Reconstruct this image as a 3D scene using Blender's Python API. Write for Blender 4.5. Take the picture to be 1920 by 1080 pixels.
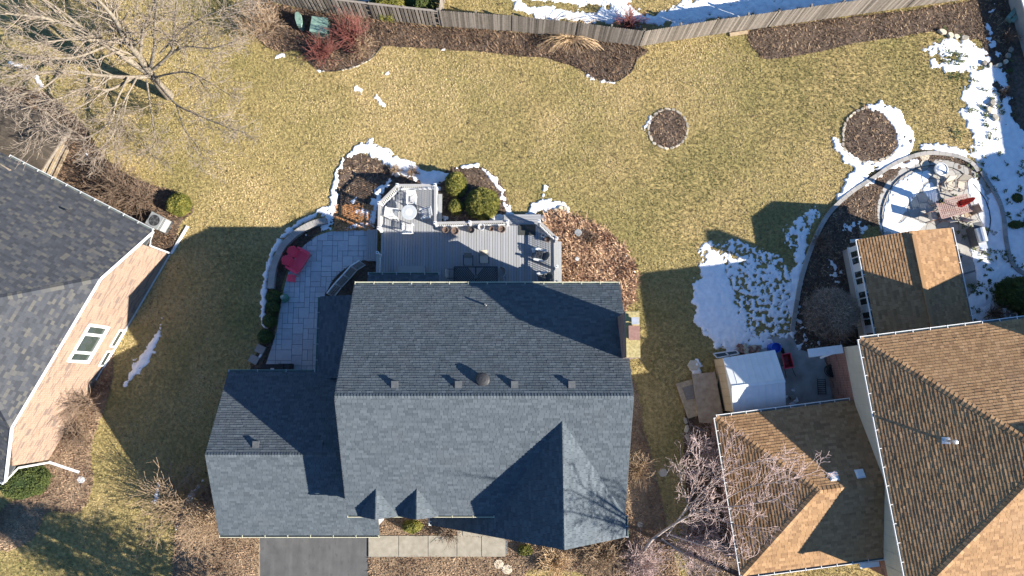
import bpy, math, random
import numpy as np
from mathutils import Vector, Matrix
R = math.radians
random.seed(7); rng = np.random.RandomState(11)
sc = bpy.context.scene; col = sc.collection
for o in list(bpy.data.objects): bpy.data.objects.remove(o)

# ------------------------------------------------------------------ camera
CAM_H = 44.0; TILT = R(7.8); FPX = 1280.0
cd = bpy.data.cameras.new('camera'); cam = bpy.data.objects.new('camera', cd); col.objects.link(cam)
cd.sensor_width = 36; cd.lens = 24; cd.clip_end = 600; cd.clip_start = 0.5
cam.location = (0, 0, CAM_H); cam.rotation_euler = (TILT, 0, 0)
sc.camera = cam
# ------------------------------------------------------------------ sky and sun
SUNV = Vector((2.0, -0.80, 1.0)).normalized()          # towards the sun
elev = math.asin(SUNV.z); azim = math.atan2(SUNV.x, SUNV.y)
w = bpy.data.worlds.new('World'); sc.world = w; w.use_nodes = True
nt = w.node_tree; bg = nt.nodes['Background']
sky = nt.nodes.new('ShaderNodeTexSky'); sky.sky_type = 'NISHITA'; sky.sun_disc = False
sky.sun_elevation = elev; sky.sun_rotation = azim; sky.air_density = 1.3; sky.dust_density = 0.0; sky.ozone_density = 4.0
tn = nt.nodes.new('ShaderNodeMix'); tn.data_type = 'RGBA'; tn.blend_type = 'MULTIPLY'; tn.inputs[0].default_value = 1.0; tn.inputs[7].default_value = (0.68, 0.88, 1.10, 1)   # camera white balance on the clear winter sky
nt.links.new(sky.outputs[0], tn.inputs[6]); nt.links.new(tn.outputs[2], bg.inputs[0]); bg.inputs[1].default_value = 0.058
sl = bpy.data.lights.new('sun', 'SUN'); sl.energy = 5.0; sl.angle = R(0.5); sl.color = (1.0, 0.93, 0.82)
so = bpy.data.objects.new('sun', sl); col.objects.link(so)
so.rotation_euler = SUNV.to_track_quat('Z', 'Y').to_euler(); so.location = (60, -24, 40)
sc.view_settings.view_transform = 'Standard'; sc.view_settings.look = 'None'
sc.view_settings.exposure = 1.65; sc.view_settings.gamma = 1.0; sc.view_settings.use_curve_mapping = False

# ------------------------------------------------------------------ helpers
def P(px, py, z=0.0):
    """where the photo's sight line through a 1920x1080 pixel meets height z (camera is fixed above)"""
    x = (px - 960) / FPX; y = -(py - 540) / FPX
    dy = y * math.cos(TILT) + math.sin(TILT); dz = y * math.sin(TILT) - math.cos(TILT)
    k = (z - CAM_H) / dz
    return Vector((x * k, dy * k, z))
def PL(pts, z=0.0): return [P(a, b, z) for a, b in pts]

_perm = rng.rand(256, 256)
def vnoise(x, y, s, seed=0):
    x = np.asarray(x) / s + 17.3 * seed + 500; y = np.asarray(y) / s + 9.1 * seed + 500
    xi = np.floor(x).astype(int); yi = np.floor(y).astype(int); fx = x - xi; fy = y - yi
    fx = fx * fx * (3 - 2 * fx); fy = fy * fy * (3 - 2 * fy)
    a = _perm[xi % 256, yi % 256]; b = _perm[(xi + 1) % 256, yi % 256]
    c = _perm[xi % 256, (yi + 1) % 256]; d = _perm[(xi + 1) % 256, (yi + 1) % 256]
    return (a * (1 - fx) + b * fx) * (1 - fy) + (c * (1 - fx) + d * fx) * fy
def fbm(x, y, s, seed=0, oct=4):
    v = 0; a = 1; t = 0
    for i in range(oct):
        v = v + a * vnoise(x, y, s / 2 ** i, seed + i * 3); t += a; a *= 0.55
    return v / t
def inside(poly, x, y):
    r = np.zeros(np.shape(x), bool); n = len(poly)
    for i in range(n):
        x0, y0 = poly[i][0], poly[i][1]; x1, y1 = poly[(i + 1) % n][0], poly[(i + 1) % n][1]
        if y0 == y1: continue
        c = ((y0 > y) != (y1 > y)) & (x < (x1 - x0) * (y - y0) / (y1 - y0) + x0)
        r ^= c
    return r
def sdf(poly, x, y):
    d = np.full(np.shape(x), 1e9); n = len(poly)
    for i in range(n):
        ax, ay = poly[i][0], poly[i][1]; bx, by = poly[(i + 1) % n][0], poly[(i + 1) % n][1]
        vx, vy = bx - ax, by - ay; L = vx * vx + vy * vy + 1e-12
        t = np.clip(((x - ax) * vx + (y - ay) * vy) / L, 0, 1)
        d = np.minimum(d, np.hypot(x - ax - t * vx, y - ay - t * vy))
    return np.where(inside(poly, x, y), d, -d)
def strip_f(pts, x, y):
    """pts: (x, y, radius) centre line; positive inside"""
    f = np.full(np.shape(x), -1e9)
    for (ax, ay, ar), (bx, by, br) in zip(pts[:-1], pts[1:]):
        vx, vy = bx - ax, by - ay; L = vx * vx + vy * vy + 1e-12
        t = np.clip(((x - ax) * vx + (y - ay) * vy) / L, 0, 1)
        f = np.maximum(f, ar + (br - ar) * t - np.hypot(x - ax - t * vx, y - ay - t * vy))
    return f
def smooth(pts, n=6, closed=True):
    """Catmull-Rom through 2D/3D points"""
    out = []; m = len(pts)
    for i in range(m if closed else m - 1):
        if closed: q = [pts[(i + k - 1) % m] for k in range(4)]
        else: q = [pts[max(0, i - 1)], pts[i], pts[i + 1], pts[min(m - 1, i + 2)]]
        q = [Vector(a) for a in q]
        for k in range(n):
            t = k / n
            out.append(0.5 * ((2 * q[1]) + (q[2] - q[0]) * t + (2 * q[0] - 5 * q[1] + 4 * q[2] - q[3]) * t * t + (3 * q[1] - q[0] - 3 * q[2] + q[3]) * t ** 3))
    if not closed: out.append(Vector(pts[-1]))
    return out

# ------------------------------------------------------------------ materials
def mat(name, ca, cb=None, rough=0.8, scale=6.0, attr=False, bump=0.0, bscale=None, metallic=0.0, detail=4, cc=None, mix_noise=0.5, spec=0.3):
    m = bpy.data.materials.new(name); m.use_nodes = True; t = m.node_tree; N = t.nodes; L = t.links
    b = N['Principled BSDF']; b.inputs['Roughness'].default_value = rough; b.inputs['Metallic'].default_value = metallic
    b.inputs['Specular IOR Level'].default_value = spec
    cb = cb or ca
    tc = N.new('ShaderNodeNewGeometry')
    nz = N.new('ShaderNodeTexNoise'); nz.inputs['Scale'].default_value = scale; nz.inputs['Detail'].default_value = detail
    L.new(tc.outputs['Position'], nz.inputs['Vector'])
    rp = N.new('ShaderNodeValToRGB'); e = rp.color_ramp.elements
    e[0].color = (*ca, 1); e[1].color = (*cb, 1)
    if attr:
        at = N.new('ShaderNodeAttribute'); at.attribute_name = 'tone'
        mx = N.new('ShaderNodeMath'); mx.operation = 'MULTIPLY_ADD'
        sb = N.new('ShaderNodeMath'); sb.operation = 'SUBTRACT'; sb.inputs[1].default_value = 0.5
        L.new(nz.outputs[0], sb.inputs[0]); L.new(sb.outputs[0], mx.inputs[0]); mx.inputs[1].default_value = mix_noise
        L.new(at.outputs['Fac'], mx.inputs[2]); L.new(mx.outputs[0], rp.inputs[0])
        e[0].position = 0; e[1].position = 1
    else:
        e[0].position = 0.3; e[1].position = 0.7
        L.new(nz.outputs[0], rp.inputs[0])
    if cc:
        k = e.new(0.5); k.color = (*cc, 1)
    L.new(rp.outputs[0], b.inputs['Base Color'])
    if bump:
        n2 = N.new('ShaderNodeTexNoise'); n2.inputs['Scale'].default_value = bscale or scale * 4; n2.inputs['Detail'].default_value = 6
        L.new(tc.outputs['Position'], n2.inputs['Vector'])
        bp = N.new('ShaderNodeBump'); bp.inputs['Strength'].default_value = 0.8; bp.inputs['Distance'].default_value = bump
        L.new(n2.outputs[0], bp.inputs['Height']); L.new(bp.outputs[0], b.inputs['Normal'])
    return m
def stained(m, color, scale=0.35, lo=0.55, hi=0.8, amount=0.5, seed=0.0, stretch=(1, 1, 1)):
    """large soft patches of another colour (moss, wear, damp) laid over a material"""
    t = m.node_tree; N = t.nodes; L = t.links; b = N['Principled BSDF']
    src = b.inputs['Base Color'].links[0].from_socket
    g = N.new('ShaderNodeNewGeometry'); nz = N.new('ShaderNodeTexNoise'); nz.inputs['Scale'].default_value = scale; nz.inputs['Detail'].default_value = 5
    mp = N.new('ShaderNodeMapping'); mp.inputs['Location'].default_value = (seed, seed * 2, 0); mp.inputs['Scale'].default_value = stretch
    L.new(g.outputs['Position'], mp.inputs[0]); L.new(mp.outputs[0], nz.inputs['Vector'])
    mr = N.new('ShaderNodeMapRange'); mr.inputs[1].default_value = lo; mr.inputs[2].default_value = hi; mr.inputs[4].default_value = amount
    L.new(nz.outputs[0], mr.inputs[0])
    mx = N.new('ShaderNodeMix'); mx.data_type = 'RGBA'; mx.inputs[7].default_value = (*color, 1)
    L.new(mr.outputs[0], mx.inputs[0]); L.new(src, mx.inputs[6]); L.new(mx.outputs[2], b.inputs['Base Color'])
    return m
def brick_mat(name, c1, c2, mortar, vec, dark=None):
    """brick courses on a wall; vec = horizontal unit direction of the wall"""
    m = bpy.data.materials.new(name); m.use_nodes = True; t = m.node_tree; N = t.nodes; L = t.links
    b = N['Principled BSDF']; b.inputs['Roughness'].default_value = 0.9
    g = N.new('ShaderNodeNewGeometry')
    dt = N.new('ShaderNodeVectorMath'); dt.operation = 'DOT_PRODUCT'; dt.inputs[1].default_value = (vec[0], vec[1], 0)
    L.new(g.outputs['Position'], dt.inputs[0])
    sp = N.new('ShaderNodeSeparateXYZ'); L.new(g.outputs['Position'], sp.inputs[0])
    cx = N.new('ShaderNodeCombineXYZ'); L.new(dt.outputs['Value'], cx.inputs[0]); L.new(sp.outputs[2], cx.inputs[1])
    br = N.new('ShaderNodeTexBrick'); L.new(cx.outputs[0], br.inputs['Vector'])
    br.inputs['Color1'].default_value = (*c1, 1); br.inputs['Color2'].default_value = (*c2, 1); br.inputs['Mortar'].default_value = (*mortar, 1)
    br.inputs['Scale'].default_value = 1; br.inputs['Brick Width'].default_value = 0.3; br.inputs['Row Height'].default_value = 0.1; br.inputs['Mortar Size'].default_value = 0.010
    # scattered dark clinker bricks
    fl = N.new('ShaderNodeVectorMath'); fl.operation = 'DIVIDE'; fl.inputs[1].default_value = (0.42, 0.1, 1); L.new(cx.outputs[0], fl.inputs[0])
    f2 = N.new('ShaderNodeVectorMath'); f2.operation = 'FLOOR'; L.new(fl.outputs[0], f2.inputs[0])
    wn = N.new('ShaderNodeTexWhiteNoise'); wn.noise_dimensions = '2D'; L.new(f2.outputs[0], wn.inputs['Vector'])
    gt = N.new('ShaderNodeMath'); gt.operation = 'GREATER_THAN'; gt.inputs[1].default_value = 0.84; L.new(wn.outputs['Value'], gt.inputs[0])
    ml = N.new('ShaderNodeMath'); ml.operation = 'MULTIPLY'; ml.inputs[1].default_value = 0.62; L.new(gt.outputs[0], ml.inputs[0])
    mx = N.new('ShaderNodeMix'); mx.data_type = 'RGBA'; mx.inputs[7].default_value = (*(dark or (0.10, 0.075, 0.08)), 1)
    L.new(ml.outputs[0], mx.inputs[0]); L.new(br.outputs['Color'], mx.inputs[6]); L.new(mx.outputs[2], b.inputs['Base Color'])
    bp = N.new('ShaderNodeBump'); bp.inputs['Distance'].default_value = 0.01; bp.invert = True; L.new(br.outputs['Fac'], bp.inputs['Height']); L.new(bp.outputs[0], b.inputs['Normal'])
    return m

M = {}
M['roof_grey'] = stained(mat('grey_shingle', (0.055, 0.068, 0.080), (0.094, 0.112, 0.128), 0.9, 30, attr=True, bump=0.006, bscale=60, mix_noise=0.35, spec=0.2), (0.09, 0.088, 0.09), 0.5, 0.55, 0.8, 0.3)
stained(M['roof_grey'], (0.12, 0.135, 0.15), 1.1, .58, .74, .10, 4)
M['roof_dark'] = mat('dark_shingle', (0.040, 0.043, 0.050), (0.105, 0.100, 0.088), 0.9, 30, attr=True, bump=0.006, bscale=60, mix_noise=0.3, cc=(0.060, 0.064, 0.074), spec=0.2)
M['roof_tan'] = stained(mat('tan_shingle', (0.20, 0.115, 0.06), (0.37, 0.225, 0.118), 0.9, 30, attr=True, bump=0.008, bscale=60, mix_noise=0.3, cc=(0.29, 0.172, 0.086), spec=0.2), (0.25, 0.16, 0.10), 0.45, 0.5, 0.8, 0.5, 3)
M['under'] = mat('roof_felt', (0.05, 0.05, 0.055))
M['under_tan'] = mat('roof_felt_tan', (0.10, 0.07, 0.05))
M['soffit'] = mat('soffit_paint', (0.6, 0.57, 0.5))
M['white'] = mat('white_paint', (0.60, 0.60, 0.60), (0.68, 0.68, 0.67), 0.5, 4)
M['cream'] = mat('cream_gutter', (0.48, 0.46, 0.32), (0.58, 0.56, 0.42), 0.5, 3)
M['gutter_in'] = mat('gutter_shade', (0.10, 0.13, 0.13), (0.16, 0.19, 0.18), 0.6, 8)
M['siding'] = mat('beige_siding', (0.47, 0.43, 0.33), (0.53, 0.49, 0.39), 0.6, 2)
M['siding_grey'] = mat('grey_siding', (0.30, 0.29, 0.27), (0.36, 0.35, 0.33), 0.6, 2)
M['grass'] = mat('grass_blade', (0.155, 0.145, 0.05), (0.54, 0.41, 0.225), 0.75, 3, attr=True, cc=(0.325, 0.260, 0.115), mix_noise=0.3, spec=0.15)
M['mulch_chip'] = mat('mulch_chip', (0.045, 0.03, 0.02), (0.34, 0.225, 0.14), 0.9, 6, attr=True, cc=(0.125, 0.083, 0.055), mix_noise=0.3)
M['litter'] = mat('leaf_litter', (0.09, 0.055, 0.035), (0.50, 0.36, 0.23), 0.85, 6, attr=True, cc=(0.25, 0.165, 0.105), mix_noise=0.3)
M['soil'] = mat('soil', (0.055, 0.04, 0.03), (0.14, 0.10, 0.075), 0.95, 5, bump=0.04, bscale=14)
M['dry_bed'] = mat('dry_ground', (0.14, 0.095, 0.06), (0.26, 0.19, 0.12), 0.95, 2.5, bump=0.05, bscale=12)
M['snow'] = mat('snow', (0.66, 0.67, 0.69), (0.80, 0.80, 0.80), 0.6, 3, bump=0.04, bscale=5)
M['concrete'] = mat('concrete', (0.23, 0.205, 0.16), (0.31, 0.28, 0.225), 0.9, 3, bump=0.004)
M['asphalt'] = stained(mat('asphalt', (0.070, 0.070, 0.072), (0.098, 0.098, 0.099), 0.9, 1.3, bump=0.004, bscale=80), (0.19, 0.19, 0.185), 2.2, 0.45, 0.75, 0.22, 2, (1, .12, 1))
M['asphalt'] = stained(M['asphalt'], (0.06, 0.06, 0.062), 5, .6, .68, .5, 7, (1, .5, 1))
M['stone_blue'] = mat('stamped_stone', (0.34, 0.35, 0.37), (0.47, 0.48, 0.495), 0.85, 4, attr=True, bump=0.01, bscale=18, mix_noise=0.9)
M['joint'] = mat('stone_joint', (0.13, 0.135, 0.14))
M['flag'] = mat('flagstone', (0.26, 0.25, 0.23), (0.40, 0.38, 0.35), 0.85, 5, attr=True, bump=0.01, bscale=18, mix_noise=0.8)
M['rock'] = mat('field_stone', (0.22, 0.20, 0.17), (0.52, 0.45, 0.34), 0.9, 5, attr=True, bump=0.03, bscale=10, mix_noise=0.8)
M['paver'] = mat('edging_block', (0.22, 0.21, 0.20), (0.36, 0.34, 0.31), 0.9, 6, attr=True, bump=0.01, mix_noise=0.6)
M['deck'] = mat('composite_board', (0.235, 0.24, 0.25), (0.31, 0.315, 0.325), 0.7, 8, attr=True, mix_noise=0.3)
M['rail'] = mat('grey_cap_rail', (0.30, 0.29, 0.28), (0.34, 0.33, 0.32), 0.6, 5)
M['oldwood'] = mat('weathered_wood', (0.10, 0.085, 0.07), (0.27, 0.235, 0.20), 0.9, 7, attr=True, bump=0.01, bscale=30, mix_noise=0.9)
M['deckwood'] = mat('old_deck_wood', (0.055, 0.045, 0.035), (0.15, 0.12, 0.09), 0.9, 7, attr=True, bump=0.01, bscale=30, mix_noise=0.9)
M['tanwood'] = mat('tan_lumber', (0.28, 0.21, 0.13), (0.42, 0.33, 0.22), 0.85, 6, bump=0.004)
M['ply'] = mat('plywood', (0.27, 0.20, 0.135), (0.40, 0.32, 0.23), 0.85, 3.5, bump=0.004)
M['bark'] = mat('bark', (0.12, 0.10, 0.075), (0.26, 0.22, 0.17), 0.95, 8, bump=0.02)
M['twig_pale'] = mat('pale_twig', (0.17, 0.13, 0.10), (0.37, 0.31, 0.25), 0.9, 8)
M['perennial'] = mat('dead_perennial_leaf', (0.13, 0.06, 0.035), (0.66, 0.45, 0.28), .85, 6, attr=True, cc=(0.33, 0.20, 0.125), mix_noise=.3)
M['bark_pale'] = mat('pale_bark', (0.26, 0.205, 0.18), (0.42, 0.35, 0.31), 0.9, 8, bump=0.01)
M['twig_tan'] = mat('tan_twig', (0.24, 0.165, 0.10), (0.42, 0.31, 0.21), 0.9, 9)
M['twig_brown'] = mat('brown_twig', (0.13, 0.09, 0.065), (0.25, 0.18, 0.13), 0.9, 9)
M['twig_pink'] = mat('pink_grey_twig', (0.34, 0.24, 0.22), (0.58, 0.46, 0.43), 0.9, 9)
M['twig_red'] = mat('red_twig', (0.15, 0.04, 0.04), (0.27, 0.11, 0.085), 0.8, 9)
M['straw'] = mat('straw', (0.42, 0.28, 0.15), (0.62, 0.46, 0.29), 0.9, 9)
M['yew'] = mat('yew_leaf', (0.045, 0.055, 0.01), (0.27, 0.24, 0.055), 0.7, 6, attr=True, cc=(0.135, 0.135, 0.025), mix_noise=0.3)
M['boxwood'] = mat('boxwood_leaf', (0.03, 0.05, 0.015), (0.10, 0.12, 0.03), 0.7, 6, attr=True, mix_noise=0.3)
M['pine'] = mat('pine_needle', (0.03, 0.05, 0.02), (0.07, 0.10, 0.035), 0.8, 6, attr=True)
M['black'] = mat('black_metal', (0.025, 0.025, 0.028), (0.04, 0.04, 0.042), 0.45, 6)
M['dkgrey'] = mat('dark_grey_metal', (0.07, 0.075, 0.08), (0.10, 0.105, 0.11), 0.5, 6)
M['ltgrey'] = mat('light_grey_plastic', (0.42, 0.43, 0.43), (0.50, 0.51, 0.51), 0.5, 5)
M['midgrey'] = mat('mid_grey_paint', (0.22, 0.23, 0.23), (0.27, 0.28, 0.28), 0.5, 5)
M['steel'] = mat('brushed_steel', (0.55, 0.56, 0.57), (0.68, 0.68, 0.68), 0.35, 5, metallic=0.6)
M['tabletop'] = mat('stone_tabletop', (0.34, 0.36, 0.37), (0.42, 0.44, 0.45), 0.45, 12)
M['fabric'] = mat('grey_sling', (0.26, 0.25, 0.24), (0.33, 0.32, 0.31), 0.85, 20)
M['fabric_tan'] = mat('tan_sling', (0.40, 0.36, 0.29), (0.50, 0.46, 0.38), 0.85, 20)
M['bronze'] = mat('brown_metal', (0.16, 0.10, 0.08), (0.25, 0.16, 0.13), 0.55, 10)
M['mesh_top'] = mat('pink_brown_metal', (0.30, 0.20, 0.17), (0.40, 0.28, 0.25), 0.6, 14)
M['navy'] = mat('dark_slat', (0.03, 0.033, 0.038), (0.05, 0.053, 0.058), 0.55, 8)
M['red'] = mat('red_plastic', (0.80, 0.055, 0.10), (0.86, 0.075, 0.12), 0.45, 3)
M['umbred'] = mat('red_canvas', (0.50, 0.035, 0.02), (0.62, 0.06, 0.035), 0.85, 5)
M['dkred'] = mat('dark_red_steel', (0.22, 0.02, 0.025), (0.32, 0.03, 0.03), 0.45, 4)
M['blue'] = mat('blue_plastic', (0.01, 0.06, 0.38), (0.02, 0.09, 0.48), 0.45, 3)
M['green'] = mat('green_enamel', (0.13, 0.21, 0.17), (0.20, 0.30, 0.25), 0.6, 6)
M['patina'] = mat('green_ceramic', (0.04, 0.14, 0.09), (0.10, 0.24, 0.17), 0.4, 8)
M['resin'] = mat('shed_resin', (0.58, 0.60, 0.60), (0.66, 0.67, 0.67), 0.6, 2)
M['resin_tan'] = mat('shed_resin_tan', (0.42, 0.34, 0.23), (0.50, 0.41, 0.29), 0.6, 2)
M['rubber'] = mat('black_rubber', (0.02, 0.02, 0.022), (0.035, 0.035, 0.035), 0.7, 9)
M['doormat'] = mat('doormat_coir', (0.03, 0.032, 0.03), (0.055, 0.06, 0.055), 0.95, 25)
M['terracotta'] = mat('brown_pot', (0.11, 0.075, 0.06), (0.17, 0.12, 0.095), 0.8, 9)
M['potpale'] = mat('pale_pot', (0.34, 0.34, 0.35), (0.44, 0.44, 0.45), 0.7, 9)
M['moss'] = mat('mossy_cap', (0.24, 0.20, 0.09), (0.44, 0.36, 0.17), 0.95, 9, bump=0.02)
M['flue'] = mat('clay_flue', (0.20, 0.11, 0.085), (0.28, 0.16, 0.13), 0.8, 6)
M['spiky'] = mat('grey_green_leaf', (0.16, 0.22, 0.19), (0.30, 0.36, 0.32), 0.6, 9)
M['yellow'] = mat('yellow_petal', (0.7, 0.5, 0.05))
M['wetstone'] = mat('wet_concrete', (0.24, 0.22, 0.19), (0.40, 0.39, 0.37), 0.8, 1.2, bump=0.004)
M['gravel'] = mat('gravel_bed', (0.10, 0.10, 0.11), (0.42, 0.40, 0.38), 0.9, 14, bump=0.03, bscale=18)
g_ = bpy.data.materials.new('window_glass'); g_.use_nodes = True
b_ = g_.node_tree.nodes['Principled BSDF']; b_.inputs['Base Color'].default_value = (0.035, 0.045, 0.04, 1); b_.inputs['Roughness'].default_value = 0.05; b_.inputs['Specular IOR Level'].default_value = 0.8
M['glass'] = g_
M['brick_pink'] = brick_mat('pink_brick', (0.275, 0.185, 0.13), (0.19, 0.12, 0.083), (0.32, 0.255, 0.205), (0.453, 0.891), (0.09, 0.07, 0.07))
M['brick_red'] = brick_mat('red_brick', (0.24, 0.10, 0.07), (0.30, 0.14, 0.10), (0.34, 0.29, 0.26), (0.1257, -0.992), (0.12, 0.07, 0.06))
M['brick_chim'] = brick_mat('chimney_brick', (0.22, 0.12, 0.10), (0.28, 0.16, 0.13), (0.30, 0.25, 0.22), (0, 1))

# ------------------------------------------------------------------ object building
WL = {}                                    # world location of every object built
def wloc(o): return WL.get(o.name, Vector((0, 0, 0)))
def info(o, label=None, cat=None, group=None, kind=None):
    if label: o['label'] = label
    if cat: o['category'] = cat
    if group: o['group'] = group
    if kind: o['kind'] = kind
    return o
def thing(name, label, cat, loc=(0, 0, 0), rz=0.0, group=None):
    o = bpy.data.objects.new(name, None); col.objects.link(o); o.empty_display_size = 0.2
    o.location = loc; o.rotation_euler = (0, 0, rz); WL[o.name] = Vector(loc)
    return info(o, label, cat, group)
class MB:
    def __init__(s): s.v = []; s.f = []; s.t = []; s.tone = 0.5
    def face(s, pts, tone=None):
        i = len(s.v); s.v += [tuple(p) for p in pts]; s.f.append(list(range(i, i + len(pts)))); s.t.append(s.tone if tone is None else tone); return s
    def poly(s, verts, faces, tone=None):
        i = len(s.v); s.v += [tuple(p) for p in verts]; s.f += [[a + i for a in f] for f in faces]; s.t += [s.tone if tone is None else tone] * len(faces); return s
    def box(s, c, size, rz=0.0, rot=None, tone=None, taper=1.0):
        c = Vector(c); m = rot if rot is not None else Matrix.Rotation(rz, 3, 'Z'); a, b, h = size[0] / 2, size[1] / 2, size[2] / 2
        v = [c + m @ Vector((x * a * (taper if z > 0 else 1), y * b * (taper if z > 0 else 1), z * h)) for z in (-1, 1) for x, y in ((-1, -1), (1, -1), (1, 1), (-1, 1))]
        return s.poly(v, [[3, 2, 1, 0], [4, 5, 6, 7], [0, 1, 5, 4], [1, 2, 6, 5], [2, 3, 7, 6], [3, 0, 4, 7]], tone)
    def bar(s, p0, p1, wdt, hgt=None, up=(0, 0, 1), tone=None):
        p0 = Vector(p0); p1 = Vector(p1); d = p1 - p0; L = d.length
        if L < 1e-6: return s
        x = d / L; u = Vector(up)
        if abs(x.dot(u)) > 0.98: u = Vector((1, 0, 0))
        y = u.cross(x).normalized(); z = x.cross(y); r = Matrix((x, y, z)).transposed()
        return s.box((p0 + p1) / 2, (L, wdt, hgt or wdt), rot=r, tone=tone)
    def tube(s, pts, rad, n=8, tone=None, cap=True):
        pts = [Vector(p) for p in pts]; rads = rad if isinstance(rad, (list, tuple)) else [rad] * len(pts); V = []; F = []
        for i, p in enumerate(pts):
            d = (pts[min(i + 1, len(pts) - 1)] - pts[max(i - 1, 0)]).normalized()
            u = Vector((0, 0, 1)) if abs(d.z) < 0.9 else Vector((1, 0, 0)); a = d.cross(u).normalized(); b = d.cross(a)
            for k in range(n):
                t = 2 * math.pi * k / n; V.append(p + (a * math.cos(t) + b * math.sin(t)) * rads[i])
        for i in range(len(pts) - 1):
            for k in range(n): F.append([i * n + k, i * n + (k + 1) % n, (i + 1) * n + (k + 1) % n, (i + 1) * n + k])
        if cap: F.append(list(range(n))[::-1]); F.append([(len(pts) - 1) * n + k for k in range(n)])
        return s.poly(V, F, tone)
    def lathe(s, prof, c=(0, 0, 0), n=20, tone=None, sx=1.0, sy=1.0):
        c = Vector(c); V = []; F = []
        for r, z in prof:
            for k in range(n): t = 2 * math.pi * k / n; V.append(c + Vector((r * math.cos(t) * sx, r * math.sin(t) * sy, z)))
        for i in range(len(prof) - 1):
            for k in range(n): F.append([i * n + k, i * n + (k + 1) % n, (i + 1) * n + (k + 1) % n, (i + 1) * n + k])
        if prof[0][0] > 1e-4: F.append(list(range(n))[::-1])
        if prof[-1][0] > 1e-4: F.append([(len(prof) - 1) * n + k for k in range(n)])
        return s.poly(V, F, tone)
    def prism(s, pts, z0, z1, tone=None):
        n = len(pts); V = [(p[0], p[1], z0) for p in pts] + [(p[0], p[1], z1) for p in pts]
        return s.poly(V, [list(range(n))[::-1], list(range(n, 2 * n))] + [[i, (i + 1) % n, n + (i + 1) % n, n + i] for i in range(n)], tone)
    def slab(s, pts, th, tone=None):
        """planar 3D polygon (CCW from above) thickened downwards along its normal"""
        pts = [Vector(p) for p in pts]; nn = (pts[1] - pts[0]).cross(pts[-1] - pts[0]).normalized(); n = len(pts)
        V = pts + [p - nn * th for p in pts]
        return s.poly(V, [list(range(n)), list(range(n, 2 * n))[::-1]] + [[(i + 1) % n, i, n + i, n + (i + 1) % n] for i in range(n)], tone)
    def mesh(s, name, m, off=(0, 0, 0), smooth_=False):
        me = bpy.data.meshes.new(name); off = Vector(off)
        me.from_pydata([(a[0] - off[0], a[1] - off[1], a[2] - off[2]) for a in s.v], [], s.f)
        a = me.attributes.new('tone', 'FLOAT', 'FACE'); a.data.foreach_set('value', s.t)
        me.materials.append(m)
        if smooth_: me.polygons.foreach_set('use_smooth', [True] * len(me.polygons))
        me.update(); return me
    def build(s, name, m, parent=None, world=False, smooth_=False):
        if isinstance(m, str): m = M[m]
        off = wloc(parent) if (world and parent) else (0, 0, 0)
        o = bpy.data.objects.new(name, s.mesh(name, m, off, smooth_)); col.objects.link(o)
        if parent: o.parent = parent
        WL[o.name] = wloc(parent) if parent else Vector((0, 0, 0))
        return o
def numpy_mesh(name, V, F, tone, m, parent=None, kind=None, world=True):
    """V (n,3), F (k,m) equal sized faces"""
    me = bpy.data.meshes.new(name); V = np.asarray(V, np.float32); F = np.asarray(F, np.int32)
    if parent is not None and world: V = V - np.array(wloc(parent), np.float32)
    me.vertices.add(len(V)); me.vertices.foreach_set('co', V.ravel())
    k = F.shape[1]; me.loops.add(F.size); me.loops.foreach_set('vertex_index', F.ravel())
    me.polygons.add(len(F)); me.polygons.foreach_set('loop_start', np.arange(0, F.size, k, dtype=np.int32))
    a = me.attributes.new('tone', 'FLOAT', 'FACE'); a.data.foreach_set('value', np.asarray(tone, np.float32))
    me.materials.append(M[m] if isinstance(m, str) else m); me.update(calc_edges=True)
    o = bpy.data.objects.new(name, me); col.objects.link(o)
    if parent: o.parent = parent
    WL[o.name] = wloc(parent) if parent else Vector((0, 0, 0))
    if kind: o['kind'] = kind
    return o
def piece(name, mesh, parent, loc, rot=None):
    o = bpy.data.objects.new(name, mesh); col.objects.link(o); o.parent = parent
    l = Vector(loc) - wloc(parent)
    o.matrix_local = Matrix.Translation(l) @ (rot.to_4x4() if rot is not None else Matrix.Identity(4))
    WL[o.name] = Vector(loc); return o
def kids(o): return [c for c in bpy.data.objects if c.parent == o]
_kids = {}
def copy_tree(o, loc, rz=0.0, label=None, parent=None, scale=None):
    if not _kids or o.name not in _kids:
        _kids.clear()
        for c in bpy.data.objects:
            if c.parent: _kids.setdefault(c.parent.name, []).append(c)
        _kids.setdefault(o.name, [])
    def rec(a, par):
        c = a.copy(); col.objects.link(c); c.parent = par
        for ch in _kids.get(a.name, []): rec(ch, c)
        return c
    c = rec(o, None); c.location = loc; c.rotation_euler = (0, 0, rz)
    if scale: c.scale = scale
    WL[c.name] = Vector(loc)
    if label: c['label'] = label
    return c
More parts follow.
